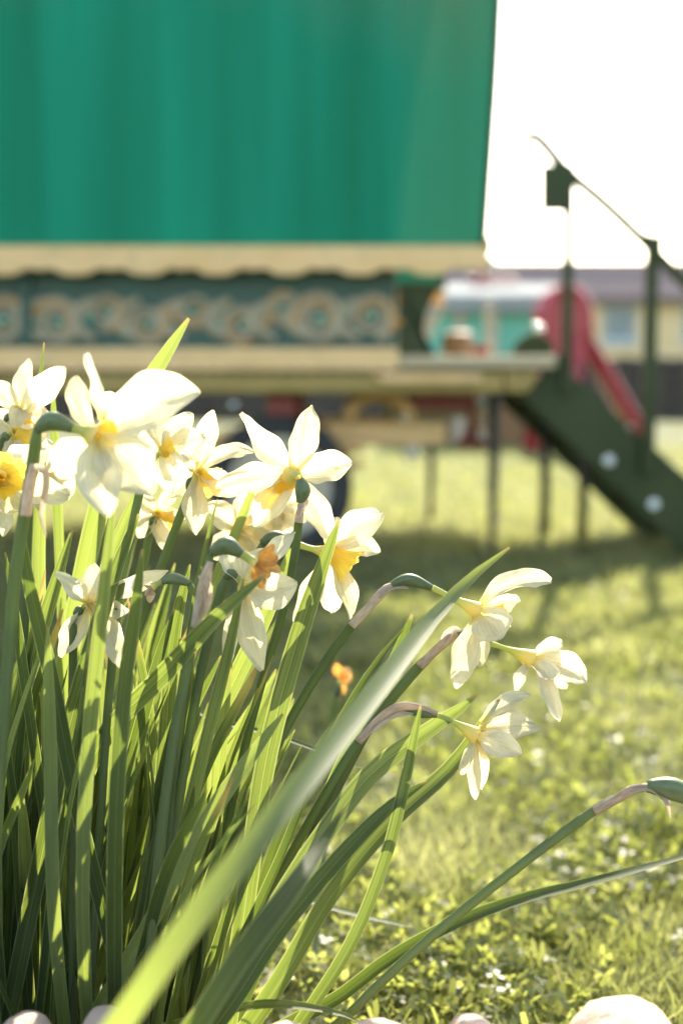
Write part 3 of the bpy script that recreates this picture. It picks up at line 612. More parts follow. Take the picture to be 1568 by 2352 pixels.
# ------------------------------------------------------------------ edging stones along the front of the bed
def stone(cx, cy, sx_, sy_, sz_, seed):
    v, f = sphere_data((0, 0, 0), 1, 36, 22); out = []
    for q in v:
        q = Vector(q); n_ = 1 + .07 * mnoise.noise(q * 1.1 + Vector((seed, 0, 0))) + .02 * mnoise.noise(q * 4 + Vector((0, seed, 0)))
        p_ = Vector((abs(q.x) ** .75 * math.copysign(1, q.x), abs(q.y) ** .75 * math.copysign(1, q.y), abs(q.z) ** .55 * math.copysign(1, q.z))) * n_
        out.append((p_.x * sx_, p_.y * sy_, p_.z * sz_))
    o = mesh_obj('edging_stone', out, f, M['stone']); o.location = (cx, cy, sz_ * .78); return tag(o, 'rounded pinkish edging stone along the front of the daffodil bed', 'stone', 'edging stones of the flower bed')
SD = .85
for k, (pxc, pyt, pw) in enumerate(((30, 2334, 175), (215, 2344, 170), (410, 2356, 210), (640, 2362, 220), (870, 2352, 220), (1085, 2342, 200), (1450, 2334, 360), (-170, 2330, 200), (1270, 2348, 150), (1740, 2320, 220))):
    topz = P(pxc, pyt, SD).z; stone(P(pxc, pyt, SD).x, SD + .015 * math.sin(k * 2.3), pw * .52 * pxm(SD), .085, (topz - .013) / 1.76, k * 3.7)

# ------------------------------------------------------------------ daffodil leaves
def to_ground(pts3):
    """carry a stalk or leaf on from its lowest traced point into the soil of the bed"""
    p0, p1 = Vector(pts3[0][:3]), Vector(pts3[1][:3]); dv = (p0 - p1)
    if dv.z > -1e-4: dv = Vector((0, 0, -1))
    k = (p0.z - .015) / -dv.z; b = p0 + dv * k
    bx = min(max(b.x, -.52), -.03); by = min(max(b.y, 1.06), 1.28)
    mid = p0 * .5 + Vector((bx, by, .015)) * .5 + dv.normalized() * min(.03, k * .2)
    return [Vector((bx, by, .0)), mid]
def leaf_mesh(name, pts, width, parent, twist=(0, 0), channel=.22, mat=None, tipfrac=.22, n=30, label=None, tip_pow=.55):
    c = spline([tuple(p) for p in pts], n); T = tangents(c); V_ = nrm(CAMP - c); S = nrm(np.cross(T, V_)); N = np.cross(S, T)
    verts, uvs = [], []; sec = np.linspace(-1, 1, 5); ph = random.uniform(0, 6.28)
    for i in range(n):
        t = i / (n - 1); a = R(twist[0] + (twist[1] - twist[0]) * t)
        s = math.cos(a) * S[i] + math.sin(a) * N[i]; nn = -math.sin(a) * S[i] + math.cos(a) * N[i]
        w = width / 2 * (.82 + .18 * min(1, t * 3)) * (1 if t < 1 - tipfrac else max(.03, 1 - ((t - 1 + tipfrac) / tipfrac) ** 2.0) ** tip_pow)
        w *= 1 + .03 * math.sin(ph + 9 * t)
        for q in sec:
            verts.append(c[i] + s * q * w + nn * (channel * w * (q * q) + .05 * w * math.sin(ph + 14 * t + q))); uvs.append((t, .5 + q / 2))
    o = mesh_obj(name, verts, grid_faces(n, 5), mat or M['leaf'], parent, uvs=uvs)
    if label: o['label'] = label
    return o
clump = thing('daffodil_clump', 'dense clump of strap shaped green daffodil leaves rising from the bed', 'leaf clump', (-.22, 1.16, 0))
# traced leaves: points from low to tip (px, py, distance), width in px, twist
LV = [
 ([(210, 2420, .63), (430, 2120, .63), (650, 1850, .69), (850, 1600, .82), (1000, 1410, .96), (1100, 1310, 1.02), (1169, 1258, 1.04)], 56, (-35, -5), .3),
 ([(120, 1700, 1.16), (215, 1220, 1.15), (290, 990, 1.14), (345, 872, 1.14), (434, 731, 1.14)], 56, (20, 0), .4),
 ([(560, 2100, 1.02), (610, 1750, 1.03), (680, 1480, 1.04), (740, 1300, 1.05), (778, 1196, 1.05)], 52, (10, -10), .3),
 ([(690, 1990, 1.12), (790, 1750, 1.12), (880, 1580, 1.12), (946, 1412, 1.12)], 40, (30, 10), .3),
 ([(560, 2200, 1.0), (720, 1950, 1.02), (850, 1780, 1.05), (980, 1680, 1.06), (1060, 1625, 1.06), (1093, 1597, 1.06)], 54, (0, 10), .2),
 ([(690, 2350, 1.0), (810, 2160, 1.0), (890, 1960, 1.01), (930, 1800, 1.02), (966, 1620, 1.02)], 36, (35, 20), .3),
 ([(620, 2290, .99), (760, 2060, 1.0), (900, 1890, 1.03), (1040, 1760, 1.06), (1147, 1606, 1.07)], 50, (10, 30), .4),
 ([(500, 2350, .96), (640, 2140, .98), (790, 1960, 1.0), (900, 1850, 1.02), (980, 1795, 1.03)], 46, (0, 20), .25),
 ([(690, 2338, 1.1), (780, 2290, 1.1), (900, 2200, 1.1), (1050, 2120, 1.09), (1200, 2066, 1.08), (1350, 2030, 1.07), (1568, 1972, 1.06), (1650, 1945, 1.06)], 40, (-15, 70), .3),
 ([(480, 1985, 1.25), (600, 2045, 1.24), (700, 2068, 1.24), (800, 2098, 1.24), (950, 2132, 1.24)], 26, (50, 60), .3),
 ([(380, 1640, 1.2), (500, 1660, 1.2), (640, 1692, 1.2), (835, 1766, 1.2)], 20, (50, 55), .3),
 ([(420, 2352, 1.02), (520, 2322, 1.0), (640, 2308, .98), (770, 2326, .97), (830, 2350, .97)], 34, (20, 50), .3),
 ([(400, 2420, .80), (560, 2190, .80), (680, 2030, .84), (740, 1940, .88), (790, 1855, .9)], 62, (0, 30), .25),
 ([(190, 2050, .93), (205, 1700, .93), (235, 1400, .92), (258, 1180, .92), (263, 1135, .92)], 36, (0, 0), .3),
 ([(265, 1950, .94), (285, 1600, .94), (312, 1400, .94), (327, 1262, .94)], 42, (0, 10), .3),
 ([(20, 1700, 1.08), (60, 1560, 1.08), (110, 1400, 1.08), (166, 1218, 1.08)], 42, (15, 0), .3),
 ([(95, 1500, 1.1), (90, 1300, 1.1), (96, 1120, 1.1), (104, 1032, 1.1)], 34, (0, 0), .3),
 ([(190, 1900, 1.0), (120, 1560, 1.0), (70, 1350, 1.0), (42, 1180, 1.0)], 40, (0, 15), .3),
 ([(70, 1650, 1.05), (35, 1400, 1.05), (12, 1268, 1.05)], 26, (0, 0), .3),
 ([(400, 1700, 1.02), (450, 1380, 1.02), (478, 1240, 1.02), (500, 1146, 1.02)], 20, (30, 40), .5),
 ([(540, 1560, 1.1), (620, 1390, 1.1), (692, 1213, 1.1)], 44, (10, 0), .3),
 ([(130, 1960, 1.1), (230, 1710, 1.06), (380, 1545, .98), (500, 1415, .95), (610, 1320, .95)], 50, (0, 10), .2),
 ([(125, 2100, .97), (116, 1700, .97), (110, 1440, .97)], 34, (0, 0), .3),
 ([(330, 2150, .98), (480, 1880, .99), (580, 1735, 1.0), (650, 1640, 1.0)], 46, (10, 20), .3),
 ([(300, 1750, 1.05), (360, 1530, 1.05), (400, 1400, 1.05)], 34, (0, 0), .3),
 ([(380, 1700, 1.06), (400, 1460, 1.06), (436, 1296, 1.06)], 40, (10, 0), .3),
 ([(470, 1720, 1.0), (520, 1520, 1.0), (560, 1330, 1.0)], 34, (20, 10), .3),
 ([(110, 1900, 1.02), (165, 1650, 1.02), (260, 1330, 1.03), (320, 1180, 1.03)], 46, (10, 10), .25),
 ([(90, 960, 1.17), (96, 850, 1.17), (102, 786, 1.17)], 18, (20, 20), .3),
 ([(130, 1100, 1.17), (124, 960, 1.17), (122, 880, 1.17)], 26, (10, 0), .3),
 ([(640, 1980, 1.02), (730, 1760, 1.05), (840, 1560, 1.08), (930, 1440, 1.1)], 26, (20, 40), .4),
 ([(400, 1560, 1.12), (470, 1400, 1.12), (560, 1180, 1.12), (600, 1080, 1.12)], 34, (20, 10), .3),
 ([(200, 1500, 1.1), (250, 1300, 1.1), (330, 1100, 1.1)], 44, (0, 10), .3),
]
for pts, w, tw, ch in LV:
    p3 = [P(*q) for q in pts]; base = to_ground(p3)
    leaf_mesh('leaf', base + p3, .9 * w * pxm(np.mean([q[2] for q in pts])), clump, tw, ch)
# the rest of the clump: fanned leaves from the same bulbs
def to_px(p):
    v = Vector(p) - Vector((0, 0, CAM_H)); dz = v.y * _cp - v.z * _sp; return 784 + v.x / dz * FPX, 1176 - (v.y * _sp + v.z * _cp) / dz * FPX
def rand_leaf():
    a = random.uniform(0, 6.283); r = math.sqrt(random.random())
    bx, by = -.27 + .235 * r * math.cos(a), 1.14 + .125 * r * math.sin(a)
    L = random.uniform(.30, .52); fan = (bx + .27) / .235
    lean = .10 + .26 * max(fan, -.3) + random.gauss(0, .10); leany = random.gauss(-.02, .13) + (by - 1.14) * .8
    if random.random() < .12: lean -= .35
    tipx, tipy = bx + lean * L * 1.1, by + leany * L; tz = L * math.sqrt(max(.25, 1 - lean ** 2 * .6 - leany ** 2))
    lim = .47 - .52 * max(0, tipx + .16); tz = min(tz, max(.14, lim * random.uniform(.78, 1.0)))
    tip = (tipx, tipy, tz); px_, py_ = to_px(tip)
    if px_ > 470 + .38 * (2352 - py_) + random.gauss(0, 25) or py_ < 1130: return False
    m1 = (bx + (tipx - bx) * .25, by + (tipy - by) * .3, tz * .38); m2 = (bx + (tipx - bx) * (.6), by + (tipy - by) * .65, tz * .75)
    tw = random.gauss(0, 40); w = random.uniform(.0065, .0125)
    leaf_mesh('leaf', [(bx, by, 0), m1, m2, tip], w, clump, (tw, tw + random.gauss(0, 45)), random.uniform(.15, .5), M['leaf_brown'] if random.random() < .13 else None, n=20, tipfrac=random.uniform(.15, .3))
    return True
made = 0
while made < 262: made += rand_leaf()

# ------------------------------------------------------------------ daffodil flowers
def petal(parent, base, tip, width, bow=(0, 0, 0), twist=(0, 0), cup=.25, curl=0, mat=None, n=26, name='petal', ruffle=.085):
    base, tip = np.array(base), np.array(tip); mid = (base + tip) / 2 + np.array(bow)
    t = np.linspace(0, 1, n)[:, None]; c = (1 - t) ** 2 * base + 2 * t * (1 - t) * mid + t ** 2 * tip
    T = tangents(c); V_ = nrm(CAMP - c); S = nrm(np.cross(T, V_)); N = np.cross(S, T)
    if curl:
        for i in range(n):
            k = max(0, (i / (n - 1) - .6) / .4); c[i] = c[i] + N[i] * curl * k * k
    verts, uvs = [], []; m = 11; sec = np.linspace(-1, 1, m); so = random.uniform(0, 50); ph = random.uniform(0, 6.28); ph2 = random.uniform(0, 6.28)
    asym = random.uniform(-.08, .08)
    for i in range(n):
        tt = i / (n - 1); a = R(twist[0] + (twist[1] - twist[0]) * tt)
        s = math.cos(a) * S[i] + math.sin(a) * N[i]; nn = -math.sin(a) * S[i] + math.cos(a) * N[i]
        if tt < .5: q = tt / .5; f = .26 + .74 * (q * q * (3 - 2 * q))
        else: q = (tt - .5) / .5; f = max(.03, (1 - q ** 2.0)) ** .68
        w = width / 2 * f * (1 + .05 * math.sin(ph2 + 7 * tt))
        for sv in sec:
            z = cup * w * sv * sv - .16 * w * math.exp(-(sv / .16) ** 2) + ruffle * width * math.sin(ph + 9 * tt + 2.2 * sv) * abs(sv) ** 2 + .04 * width * math.sin(ph2 + 5 * tt + 4 * sv)
            z += width * (.075 * mnoise.noise((so + 3.2 * tt, 1.3 * sv, 0)) + (.03 + .09 * max(0, tt - .7)) * mnoise.noise((so + 9 * tt, 3.1 * sv, 5)) + .022 * mnoise.noise((so + 3 * tt, 9 * sv, 9)))
            edge = 1 + .07 * mnoise.noise((so + 5 * tt, 3 * math.copysign(1, sv), 2)) + .05 * math.sin(ph + 17 * tt) * (abs(sv) > .8) + asym * sv
            verts.append(c[i] + s * sv * w * edge + nn * z); uvs.append((tt, .5 + sv / 2))
    return mesh_obj(name, verts, grid_faces(n, m), mat or M['petal'], parent, uvs=uvs)
def corona(parent, c0, c1, r0, r1, mat=None, seg=40, rings=9):
    c0, c1 = np.array(c0), np.array(c1); ax = nrm(c1 - c0); h = np.array((0, 0, 1.0)) if abs(ax[2]) < .9 else np.array((1.0, 0, 0))
    u = nrm(np.cross(ax, h)); v = np.cross(u, ax); verts, uvs = [], []; L = np.linalg.norm(c1 - c0); ph = random.uniform(0, 6)
    for i in range(rings):
        t = i / (rings - 1)
        for j in range(seg):
            a = 2 * math.pi * j / seg; fr = max(0, t - .45) / .55
            r = r0 + (r1 - r0) * (t ** 1.4 * .75 + .25 * t ** 4); r *= 1 + fr * (.08 * math.sin(6 * a + ph) + .06 * math.sin(13 * a + 2 * ph))
            z = L * t + fr * L * (.05 * math.sin(11 * a + ph) + .03 * math.sin(5 * a))
            verts.append(c0 + ax * z + r * (math.cos(a) * u + math.sin(a) * v)); uvs.append((t, j / seg))
    o = mesh_obj('corona', verts, grid_faces(rings, seg, True), mat or M['corona'], parent, uvs=uvs)
    # style and stamens inside the cup
    V2, F2 = [], []
    for k in range(6):
        a = k * 1.047; off = r0 * .35 * (math.cos(a) * u + math.sin(a) * v)
        v_, f_, _ = tube_data([c0 + off, c0 + off * 1.1 + ax * L * .35, c0 + off * 1.2 + ax * L * .6], [.0007, .0007, .0012], 5, 5)
        b = len(V2); V2 += [tuple(q) for q in v_]; F2 += [tuple(i + b for i in q) for q in f_]
    mesh_obj('stamens', V2, F2, M['corona'], o)
    return o
def daffodil(label, d, stem, neck, ovary, tubep, petals, cor, rs=10, spathe=None, flap=None, d_ov=None, kind='open', stem_d=None):
    """stem: px points from the spathe down; neck: px from stem top to the ovary; ovary: 3 px pts + max radius px; tubep: px pts + end radius; cor: (px, py, dd, r px)"""
    m = pxm(d); top = P(*stem[0], d); st_pts = [P(x, y, (stem_d or d) if i else d) for i, (x, y) in enumerate(stem)][::-1]
    base = to_ground(st_pts)
    t = thing('daffodil', label, 'daffodil', tuple(base[0]), 'daffodils in bloom in the bed')
    do = d_ov or d
    pts = base + st_pts + [P(x, y, do) for x, y in neck]
    tube('stem', pts, [rs * m * 1.1] * (len(base) + len(st_pts)) + [rs * m * (.7 if kind != 'thick' else .9)] * len(neck), M['stem'], t, n=40, seg=10, flat=.75, ridges=.05)
    a, b, c, r = ovary
    tube('ovary', [P(*a, do), P(*b, do), P(*c, do)], [r * m * .55, r * m, r * m * .5], M['ovary'], t, n=12, seg=12, ridges=.06)
    if tubep:
        tp = [P(*c, do)] + [P(x, y, do + (d - do) * (i + 1) / len(tubep[0])) for i, (x, y) in enumerate(tubep[0])]
        k = len(tp); rad = [r * m * .5] + [r * m * .48] * (k - 2) + [tubep[1] * m]
        tube('perianth_tube', tp, rad, M['tube_m'], t, n=14, seg=12, cap=False)
    if spathe:
        sp = [P(x, y, do - .002) for x, y in spathe[0]]; k = len(sp)
        tube('spathe', sp, [rs * m * 1.02] + [spathe[1] * m * (.78 + .1 * math.sin(2.5 * q)) for q in range(k - 2)] + [spathe[1] * m * .45], M['spathe'], t, n=18, seg=10, flat=.8, ridges=.16)
    if flap:
        fp = [P(x, y, do - .004) for x, y in flap[0]]
        leaf_mesh('spathe_flap', fp, flap[1] * m, t, (20, 60), .6, M['spathe'], .6, 16)
    if petals:
        c3 = P(*tubep[0][-1], d)
        for pt in petals:
            tx, ty, dd, w = pt[:4]; o = pt[4] if len(pt) > 4 else {}
            bx_, by_ = o.get('b', tubep[0][-1])
            bq = P(bx_, by_, d + dd * .15); bw = o.get('bow', (0, 0)); bd = o.get('bd', -.004)
            bow = Vector((bw[0] * m, bd, -bw[1] * m))
            petal(t, bq, P(tx, ty, d + dd), w * m * .88, bow, o.get('tw', (random.uniform(-25, 25), random.uniform(-50, 50))), o.get('cup', random.uniform(.2, .55)), o.get('curl', random.uniform(-.008, .008)), o.get('mat'))
    if cor:
        corona(t, P(*tubep[0][-1], d), P(cor[0], cor[1], d + cor[2]), cor[4] * m if len(cor) > 4 else 10 * m, cor[3] * m)
    return t
G = dict
# the three flowers leaning out over the lawn
daffodil('highest of three cream daffodils leaning over the lawn, long brown sheath on its neck', 1.08,
  [(806, 1437), (740, 1530), (660, 1665), (600, 1790), (500, 2010), (420, 2220)], [(850, 1388), (885, 1352)], ((888, 1350), (938, 1331), (992, 1350), 15), ([(1045, 1376), (1098, 1404)], 22),
  [(1256, 1336, .01, 78, G(b=(1105, 1385), bow=(-10, -38), cup=.5, tw=(35, 50))), (1198, 1384, .02, 55, G(b=(1105, 1390), bow=(0, -14))), (1146, 1478, -.03, 108, G(bow=(12, 0), cup=.35, tw=(0, 0))),
   (1102, 1522, .01, 62, G(bow=(6, 0))), (1046, 1584, -.01, 72, G(bow=(-10, 10), tw=(0, 20))), (1160, 1440, .035, 70)], (1142, 1412, .012, 30), 10,
  ([(806, 1437), (845, 1394), (878, 1358), (900, 1345)], 13), ([(868, 1372), (895, 1352), (938, 1352)], 22), d_ov=1.075)
daffodil('cream daffodil leaning farthest from the clump over the lawn, drooping ragged petals', 1.11,
  [(962, 1530), (900, 1602), (850, 1664), (760, 1835), (650, 2060), (560, 2260)], [(1000, 1495), (1045, 1458)], ((1045, 1458), (1085, 1455), (1125, 1478), 14), ([(1168, 1492), (1222, 1515)], 24),
  [(1302, 1482, .015, 62, G(bow=(-6, -16))), (1342, 1562, .0, 84, G(bow=(6, -22), tw=(0, 15))), (1264, 1572, -.03, 66, G(bow=(8, 0))), (1182, 1592, -.01, 40, G(bow=(-22, -8), tw=(30, 50))),
   (1284, 1656, .0, 46, G(bow=(14, 0))), (1290, 1570, .03, 60)], (1264, 1542, .012, 28), 11,
  ([(962, 1530), (1000, 1492), (1030, 1466), (1050, 1455)], 13), ([(1020, 1475), (1040, 1452), (1060, 1448)], 26))
daffodil('lowest of three cream daffodils leaning over the lawn, curved pink brown sheath', 1.06,
  [(822, 1703), (780, 1768), (700, 1905), (600, 2090), (520, 2260)], [(860, 1662), (910, 1630), (940, 1630)], ((935, 1630), (970, 1636), (1004, 1642), 13), ([(1045, 1660), (1094, 1690)], 22),
  [(1216, 1598, .02, 52, G(b=(1105, 1660), bow=(-8, -26), tw=(20, 40))), (1229, 1670, .01, 74, G(b=(1100, 1668), bow=(0, -14))), (1197, 1732, -.02, 72, G(bow=(-4, -10), tw=(0, 10))), (1092, 1842, .0, 36, G(bow=(-8, 0))),
   (1106, 1802, .012, 42, G(bow=(8, 0))), (1056, 1782, -.01, 34, G(bow=(-10, 10)))], (1126, 1702, .012, 24), 10,
  ([(822, 1703), (866, 1655), (910, 1624), (955, 1622), (1004, 1638)], 13), ([(850, 1680), (895, 1650), (950, 1640)], 24))
# star-shaped flower seen from behind
daffodil('star shaped cream daffodil seen from behind, petals spread wide against the wheel', 1.08,
  [(686, 1195), (672, 1300), (642, 1430), (600, 1570), (540, 1810), (480, 2110)], [(690, 1160)], ((690, 1155), (694, 1125), (688, 1100), 18), ([(682, 1095), (672, 1092)], 26),
  [(554, 950, .0, 72, G(bow=(22, 14), tw=(10, 40), cup=.5)), (715, 930, .0, 78, G(bow=(4, 0), tw=(0, -30), cup=.4)), (806, 1064, -.005, 88, G(bow=(0, -6), tw=(0, 10), curl=.006)), (500, 1118, .01, 80, G(bow=(0, -22), tw=(0, 20))),
   (760, 1244, .02, 76, G(bow=(16, -10), tw=(0, 25))), (585, 1205, .03, 92, G(bow=(10, -10)))], (632, 1118, .035, 44, 22), 9,
  ([(684, 1200), (688, 1175), (692, 1155)], 11), ([(688, 1178), (704, 1160), (708, 1148)], 18), d_ov=1.055)
daffodil('daffodil with deep yellow trumpet turned to the lawn, white petals swept back', 1.1,
  [(602, 1252), (572, 1330), (525, 1500), (450, 1800), (400, 2200)], [(606, 1244)], ((600, 1248), (632, 1234), (682, 1250), 17), ([(722, 1262), (758, 1270)], 24),
  [(880, 1178, .01, 92, G(bow=(-18, -18), tw=(0, 0))), (868, 1268, .02, 62, G(b=(765, 1255), bow=(10, -26))), (806, 1432, -.01, 58, G(bow=(18, -6), tw=(0, 60))), (676, 1424, .01, 60, G(bow=(-4, 10))),
   (765, 1400, .03, 80), (772, 1190, .03, 70)], (806, 1305, -.002, 46, 20), 10)
daffodil('cream daffodil half hidden by leaves, pale ragged petals hanging below a yellow cup', 1.03,
  [(515, 1330), (490, 1420), (450, 1600), (410, 1850), (370, 2150)], [(520, 1322)], ((516, 1326), (530, 1318), (545, 1325), 13), ([(552, 1335), (560, 1345)], 20),
  [(684, 1338, -.01, 102, G(bow=(0, 24), tw=(0, 10))), (604, 1542, -.01, 78, G(bow=(-10, -10), tw=(10, -20))), (524, 1536, .0, 46, G(bow=(-16, 0))), (680, 1220, .01, 62, G(b=(575, 1320), bow=(-10, 14), tw=(30, 50))),
   (512, 1250, .01, 70), (608, 1262, .02, 72)], (580, 1388, .014, 32, 16), 10)
daffodil('big cream daffodil with broad petals, dark green seed capsule, in front of the wagon sill', .93,
  [(84, 1000), (76, 1062), (56, 1180), (32, 1350), (12, 1600), (-8, 1900), (-14, 2300)], [(88, 978)], ((84, 985), (122, 966), (168, 984), 23), ([(190, 990), (222, 1004)], 34),
  [(196, 804, .0, 62, G(b=(235, 965), bow=(30, 10), tw=(30, 80), curl=-.01)), (176, 862, .02, 66, G(bow=(-22, 0))), (450, 900, .02, 150, G(bow=(-14, -30), tw=(-10, 30), cup=.45, curl=.012)), (352, 1140, -.02, 150, G(bow=(10, -10), tw=(0, 10))),
   (246, 1186, -.03, 122, G(bow=(-10, 0), tw=(0, 0))), (136, 1092, .02, 100, G(bow=(-16, -4)))], (252, 1000, .006, 40, 24), 13,
  ([(58, 1185), (66, 1120), (76, 1066)], 16), ([(72, 1078), (98, 1076), (104, 1110), (92, 1180), (106, 1236)], 20), stem_d=.94)
daffodil('cream daffodil beside the star shaped one, one tall upright petal and golden cup', 1.11,
  [(432, 1140), (400, 1220), (360, 1330), (300, 1510), (250, 1800)], [(436, 1120)], ((432, 1125), (438, 1108), (444, 1098), 12), ([(448, 1092), (454, 1086)], 20),
  [(490, 944, .0, 60, G(bow=(-2, 0), tw=(0, 20))), (580, 1038, .0, 52, G(bow=(4, -40), tw=(20, 50))), (450, 1230, -.01, 64, G(bow=(-6, 0))), (552, 1136, .0, 66, G(bow=(0, -8))), (424, 1040, .01, 56), (400, 1130, .02, 60)], (492, 1108, .012, 36, 18), 9)
daffodil('cream daffodil pressed against the biggest bloom, petals pointing towards the wheel', 1.04,
  [(330, 1090), (310, 1180), (280, 1330), (250, 1600), (230, 1900)], [(338, 1070)], ((332, 1080), (345, 1062), (356, 1052), 12), ([(364, 1046), (374, 1040)], 18),
  [(474, 1004, .0, 66, G(bow=(0, -16))), (440, 950, .01, 66, G(bow=(-12, -8))), (428, 1098, -.01, 78), (352, 940, .02, 66), (390, 1130, .01, 60), (300, 1000, .02, 60)], (402, 1024, .0, 26, 14), 9)
daffodil('cream daffodil of the back row by the carved panel, petals raised around a thin leaf', 1.15,
  [(10, 980), (0, 1060), (-20, 1250), (-30, 1600), (-30, 2000)], [(16, 965)], ((12, 972), (22, 958), (32, 952), 12), ([(40, 950), (48, 948)], 18),
  [(150, 844, -.01, 78, G(bow=(-6, 4), tw=(0, 0))), (66, 826, .01, 56), (-24, 880, .0, 60, G(bow=(0, -14))), (-10, 975, .0, 60), (116, 948, .0, 50), (30, 1020, .01, 56)], (82, 966, .014, 34, 15), 9)
daffodil('small daffodil with ruffled golden cup behind the dark green seed capsule', 1.13,
  [(0, 1015), (-12, 1100), (-30, 1300), (-36, 1600), (-36, 2000)], [(10, 1004)], ((4, 1010), (14, 1002), (22, 998), 11), ([(28, 996), (34, 994)], 17),
  [(120, 990, .01, 52), (50, 920, .02, 50), (-30, 950, .01, 60), (-28, 1066, .0, 66), (50, 1080, .0, 50), (100, 1050, .02, 48)], (80, 1012, .006, 36, 14), 9)
daffodil('daffodil with rich orange yellow cup facing out, pale lemon petals round it', 1.05,
  [(-30, 1130), (-34, 1200), (-40, 1400), (-44, 1700), (-44, 2100)], [(-26, 1112)], ((-30, 1120), (-22, 1108), (-14, 1102), 12), ([(-8, 1100), (-4, 1098)], 20),
  [(108, 1032, .01, 96), (164, 1140, .01, 92, G(bow=(10, -16))), (66, 1172, -.01, 84), (-80, 1010, .01, 90), (-90, 1160, .0, 90), (6, 1232, .0, 66)], (10, 1092, -.03, 50, 22), 10)
daffodil('small faded daffodil low among the stalks behind the upright blade leaf', 1.17,
  [(345, 1215), (330, 1300), (300, 1450), (280, 1700), (270, 2000)], [(350, 1200)], ((346, 1208), (352, 1196), (356, 1188), 10), ([(358, 1184), (360, 1180)], 16),
  [(314, 1236, .0, 42), (408, 1116, .01, 40, G(bow=(-6, 0))), (326, 1142, .01, 50), (384, 1266, .0, 44), (300, 1190, .01, 40), (420, 1190, .02, 46)], (380, 1196, .014, 28, 12), 8)
daffodil('wide open daffodil with yellow centre just below the star shaped bloom', 1.15,
  [(530, 1250), (510, 1330), (470, 1500), (430, 1800), (400, 2100)], [(536, 1235)], ((532, 1242), (538, 1230), (541, 1222), 11), ([(544, 1218), (546, 1214)], 18),
  [(470, 1160, .0, 84), (596, 1120, .01, 92), (656, 1186, .01, 84), (494, 1278, .0, 76), (566, 1296, .0, 70), (626, 1252, .0, 76)], (566, 1222, .02, 34, 16), 9)
daffodil('lemon daffodil deep in the leaves, crossed by two upright blades, one petal curling down', 1.04,
  [(170, 1420), (168, 1500), (166, 1650), (165, 1850), (165, 2100)], [(178, 1405)], ((172, 1412), (182, 1402), (190, 1396), 12), ([(196, 1392), (202, 1388)], 19),
  [(134, 1322, .0, 60, G(bow=(4, -6), curl=.008)), (218, 1296, .01, 56), (388, 1310, .0, 62, G(bow=(-10, -14))), (296, 1402, .0, 56), (278, 1538, -.01, 70, G(bow=(24, -10), tw=(0, 40))), (140, 1508, .0, 70, G(bow=(6, 0))), (372, 1458, .01, 46, G(bow=(0, -40)))][:6], (226, 1392, .014, 30, 15), 9)
daffodil('cream daffodil mostly hidden behind the biggest bloom, petals showing above it', 1.16,
  [(262, 990), (255, 1080), (240, 1250), (225, 1600), (215, 1950)], [(266, 972)], ((262, 980), (270, 965), (276, 956), 11), ([(282, 950), (290, 946)], 17),
  [(300, 890, .0, 64), (360, 910, .01, 66), (226, 905, .0, 60), (344, 985, .0, 60), (250, 1010, .01, 60), (300, 1020, .01, 60)], (312, 950, .016, 30, 14), 9)
daffodil('cream daffodil tucked under the star shaped bloom, petals folded forward', 1.16,
  [(598, 1190), (585, 1270), (555, 1420), (510, 1700), (470, 2050)], [(606, 1172)], ((602, 1180), (610, 1166), (618, 1158), 11), ([(626, 1154), (634, 1152)], 17),
  [(700, 1150, .0, 66), (664, 1226, .0, 70), (600, 1240, .0, 62), (580, 1120, .01, 60), (650, 1090, .01, 60), (700, 1200, .01, 60)], (656, 1162, .016, 30, 14), 9)
daffodil('pale daffodil low behind the dark green capsule, one broad petal hanging', 1.1,
  [(70, 1120), (66, 1200), (60, 1350), (50, 1650), (40, 2000)], [(78, 1104)], ((74, 1112), (82, 1100), (88, 1094), 11), ([(94, 1090), (102, 1088)], 17),
  [(168, 1070, .0, 70), (158, 1146, .0, 76, G(bow=(16, -10))), (90, 1170, .0, 60), (40, 1060, .01, 60), (110, 1010, .01, 60), (150, 1110, .012, 60)], (122, 1096, .016, 28, 13), 9)
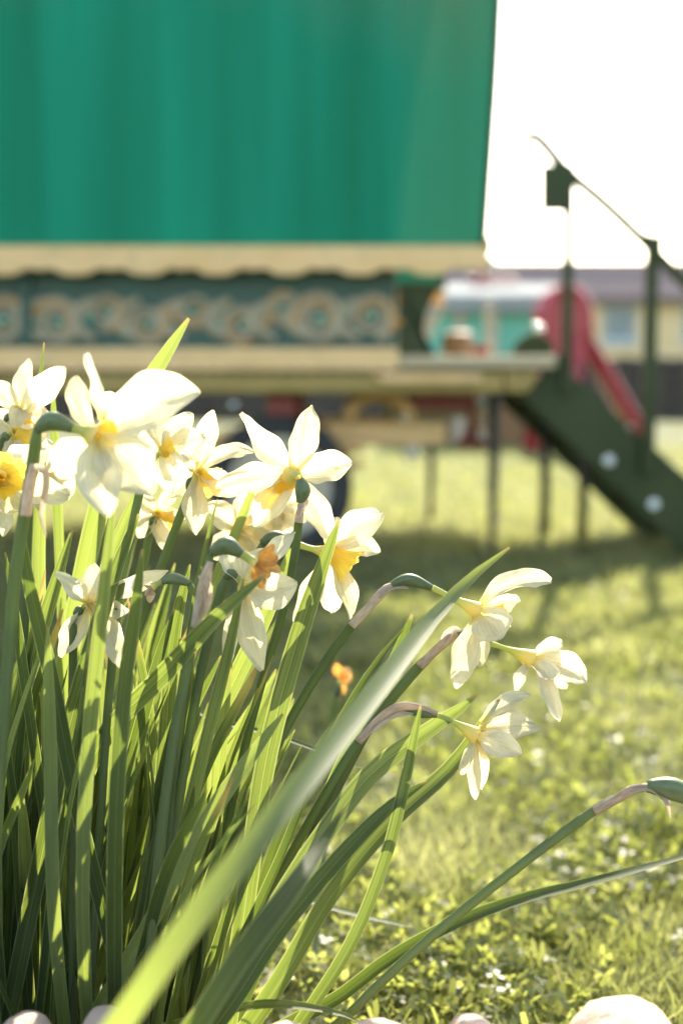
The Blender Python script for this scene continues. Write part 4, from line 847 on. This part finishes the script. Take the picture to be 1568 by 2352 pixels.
# spent flowers and seed capsules
t = daffodil('spent daffodil with shrivelled orange brown petals, among fresh blooms below the star', .97,
  [(448, 1440), (425, 1560), (390, 1750), (350, 2120)], [(462, 1340), (486, 1270)], ((486, 1268), (520, 1252), (556, 1272), 22), ([(575, 1285), (588, 1294)], 14),
  [(640, 1280, -.005, 44, G(mat=M['wilt'])), (622, 1336, .0, 40, G(mat=M['wilt'])), (600, 1350, .005, 40, G(mat=M['wilt'])), (645, 1310, .005, 36, G(mat=M['wilt'])), (620, 1262, .01, 36, G(mat=M['wilt']))], None, 11,
  ([(448, 1440), (458, 1380), (470, 1330), (482, 1290)], 16), ([(462, 1320), (474, 1360), (466, 1420)], 26))
daffodil('tall stalk leaning far over the lawn with fat green seed capsule and torn pink sheath', .99,
  [(1362, 1862), (1200, 1982), (1000, 2142), (860, 2270), (770, 2356)], [(1400, 1840), (1450, 1815), (1486, 1806)], ((1484, 1804), (1548, 1812), (1610, 1846), 27), ([(1640, 1866), (1668, 1888)], 20),
  [(1760, 1840, .01, 70), (1780, 1920, .0, 80), (1710, 1990, -.01, 76), (1640, 1970, .0, 60), (1700, 1800, .02, 60), (1730, 1960, .02, 60)], (1710, 1925, .01, 30), 10.5,
  ([(1362, 1862), (1410, 1836), (1450, 1813), (1490, 1805)], 14), ([(1440, 1818), (1490, 1812), (1522, 1838), (1538, 1880)], 22), kind='thick')
daffodil('stalk with slim seed capsule and pale sheath pointing at the lemon daffodil', 1.03,
  [(440, 1345), (445, 1420), (430, 1560), (400, 1800), (380, 2100)], [(434, 1336)], ((436, 1340), (400, 1330), (372, 1336), 14), ([(360, 1342), (350, 1348)], 10),
  [(338, 1366, .0, 30, G(mat=M['spathe'])), (344, 1376, .005, 26, G(mat=M['spathe'])), (336, 1352, .005, 26, G(mat=M['spathe']))], None, 9)
t = daffodil('withered orange brown bloom on a short stalk standing behind the clump', 1.5,
  [(770, 1610), (764, 1680), (758, 1760), (752, 1840)], [(772, 1596)], ((772, 1600), (776, 1585), (780, 1572), 10), ([(782, 1566), (784, 1560)], 9),
  [(800, 1530, .0, 30, G(mat=M['wilt'])), (772, 1526, .0, 30, G(mat=M['wilt'])), (810, 1556, .0, 28, G(mat=M['wilt'])), (790, 1590, .0, 26, G(mat=M['wilt']))], None, 6)

# fallen petals on the soil and lawn edge
for k, (fx, fy, rot) in enumerate(((590, 2286, .3),)):
    q = P(fx, fy, 1.0); dv = q - Vector((0, 0, CAM_H)); g = Vector((0, 0, CAM_H)) + dv * ((CAM_H - .035) / -dv.z)
    o = petal(None, g, g + Vector((.036 * math.cos(rot), .036 * math.sin(rot), .012)), .02, (0, 0, .014), (50, 70), .5, name='fallen_petal')
    tag(o, 'fallen white daffodil petal lying on the grass beside the clump', 'petal')
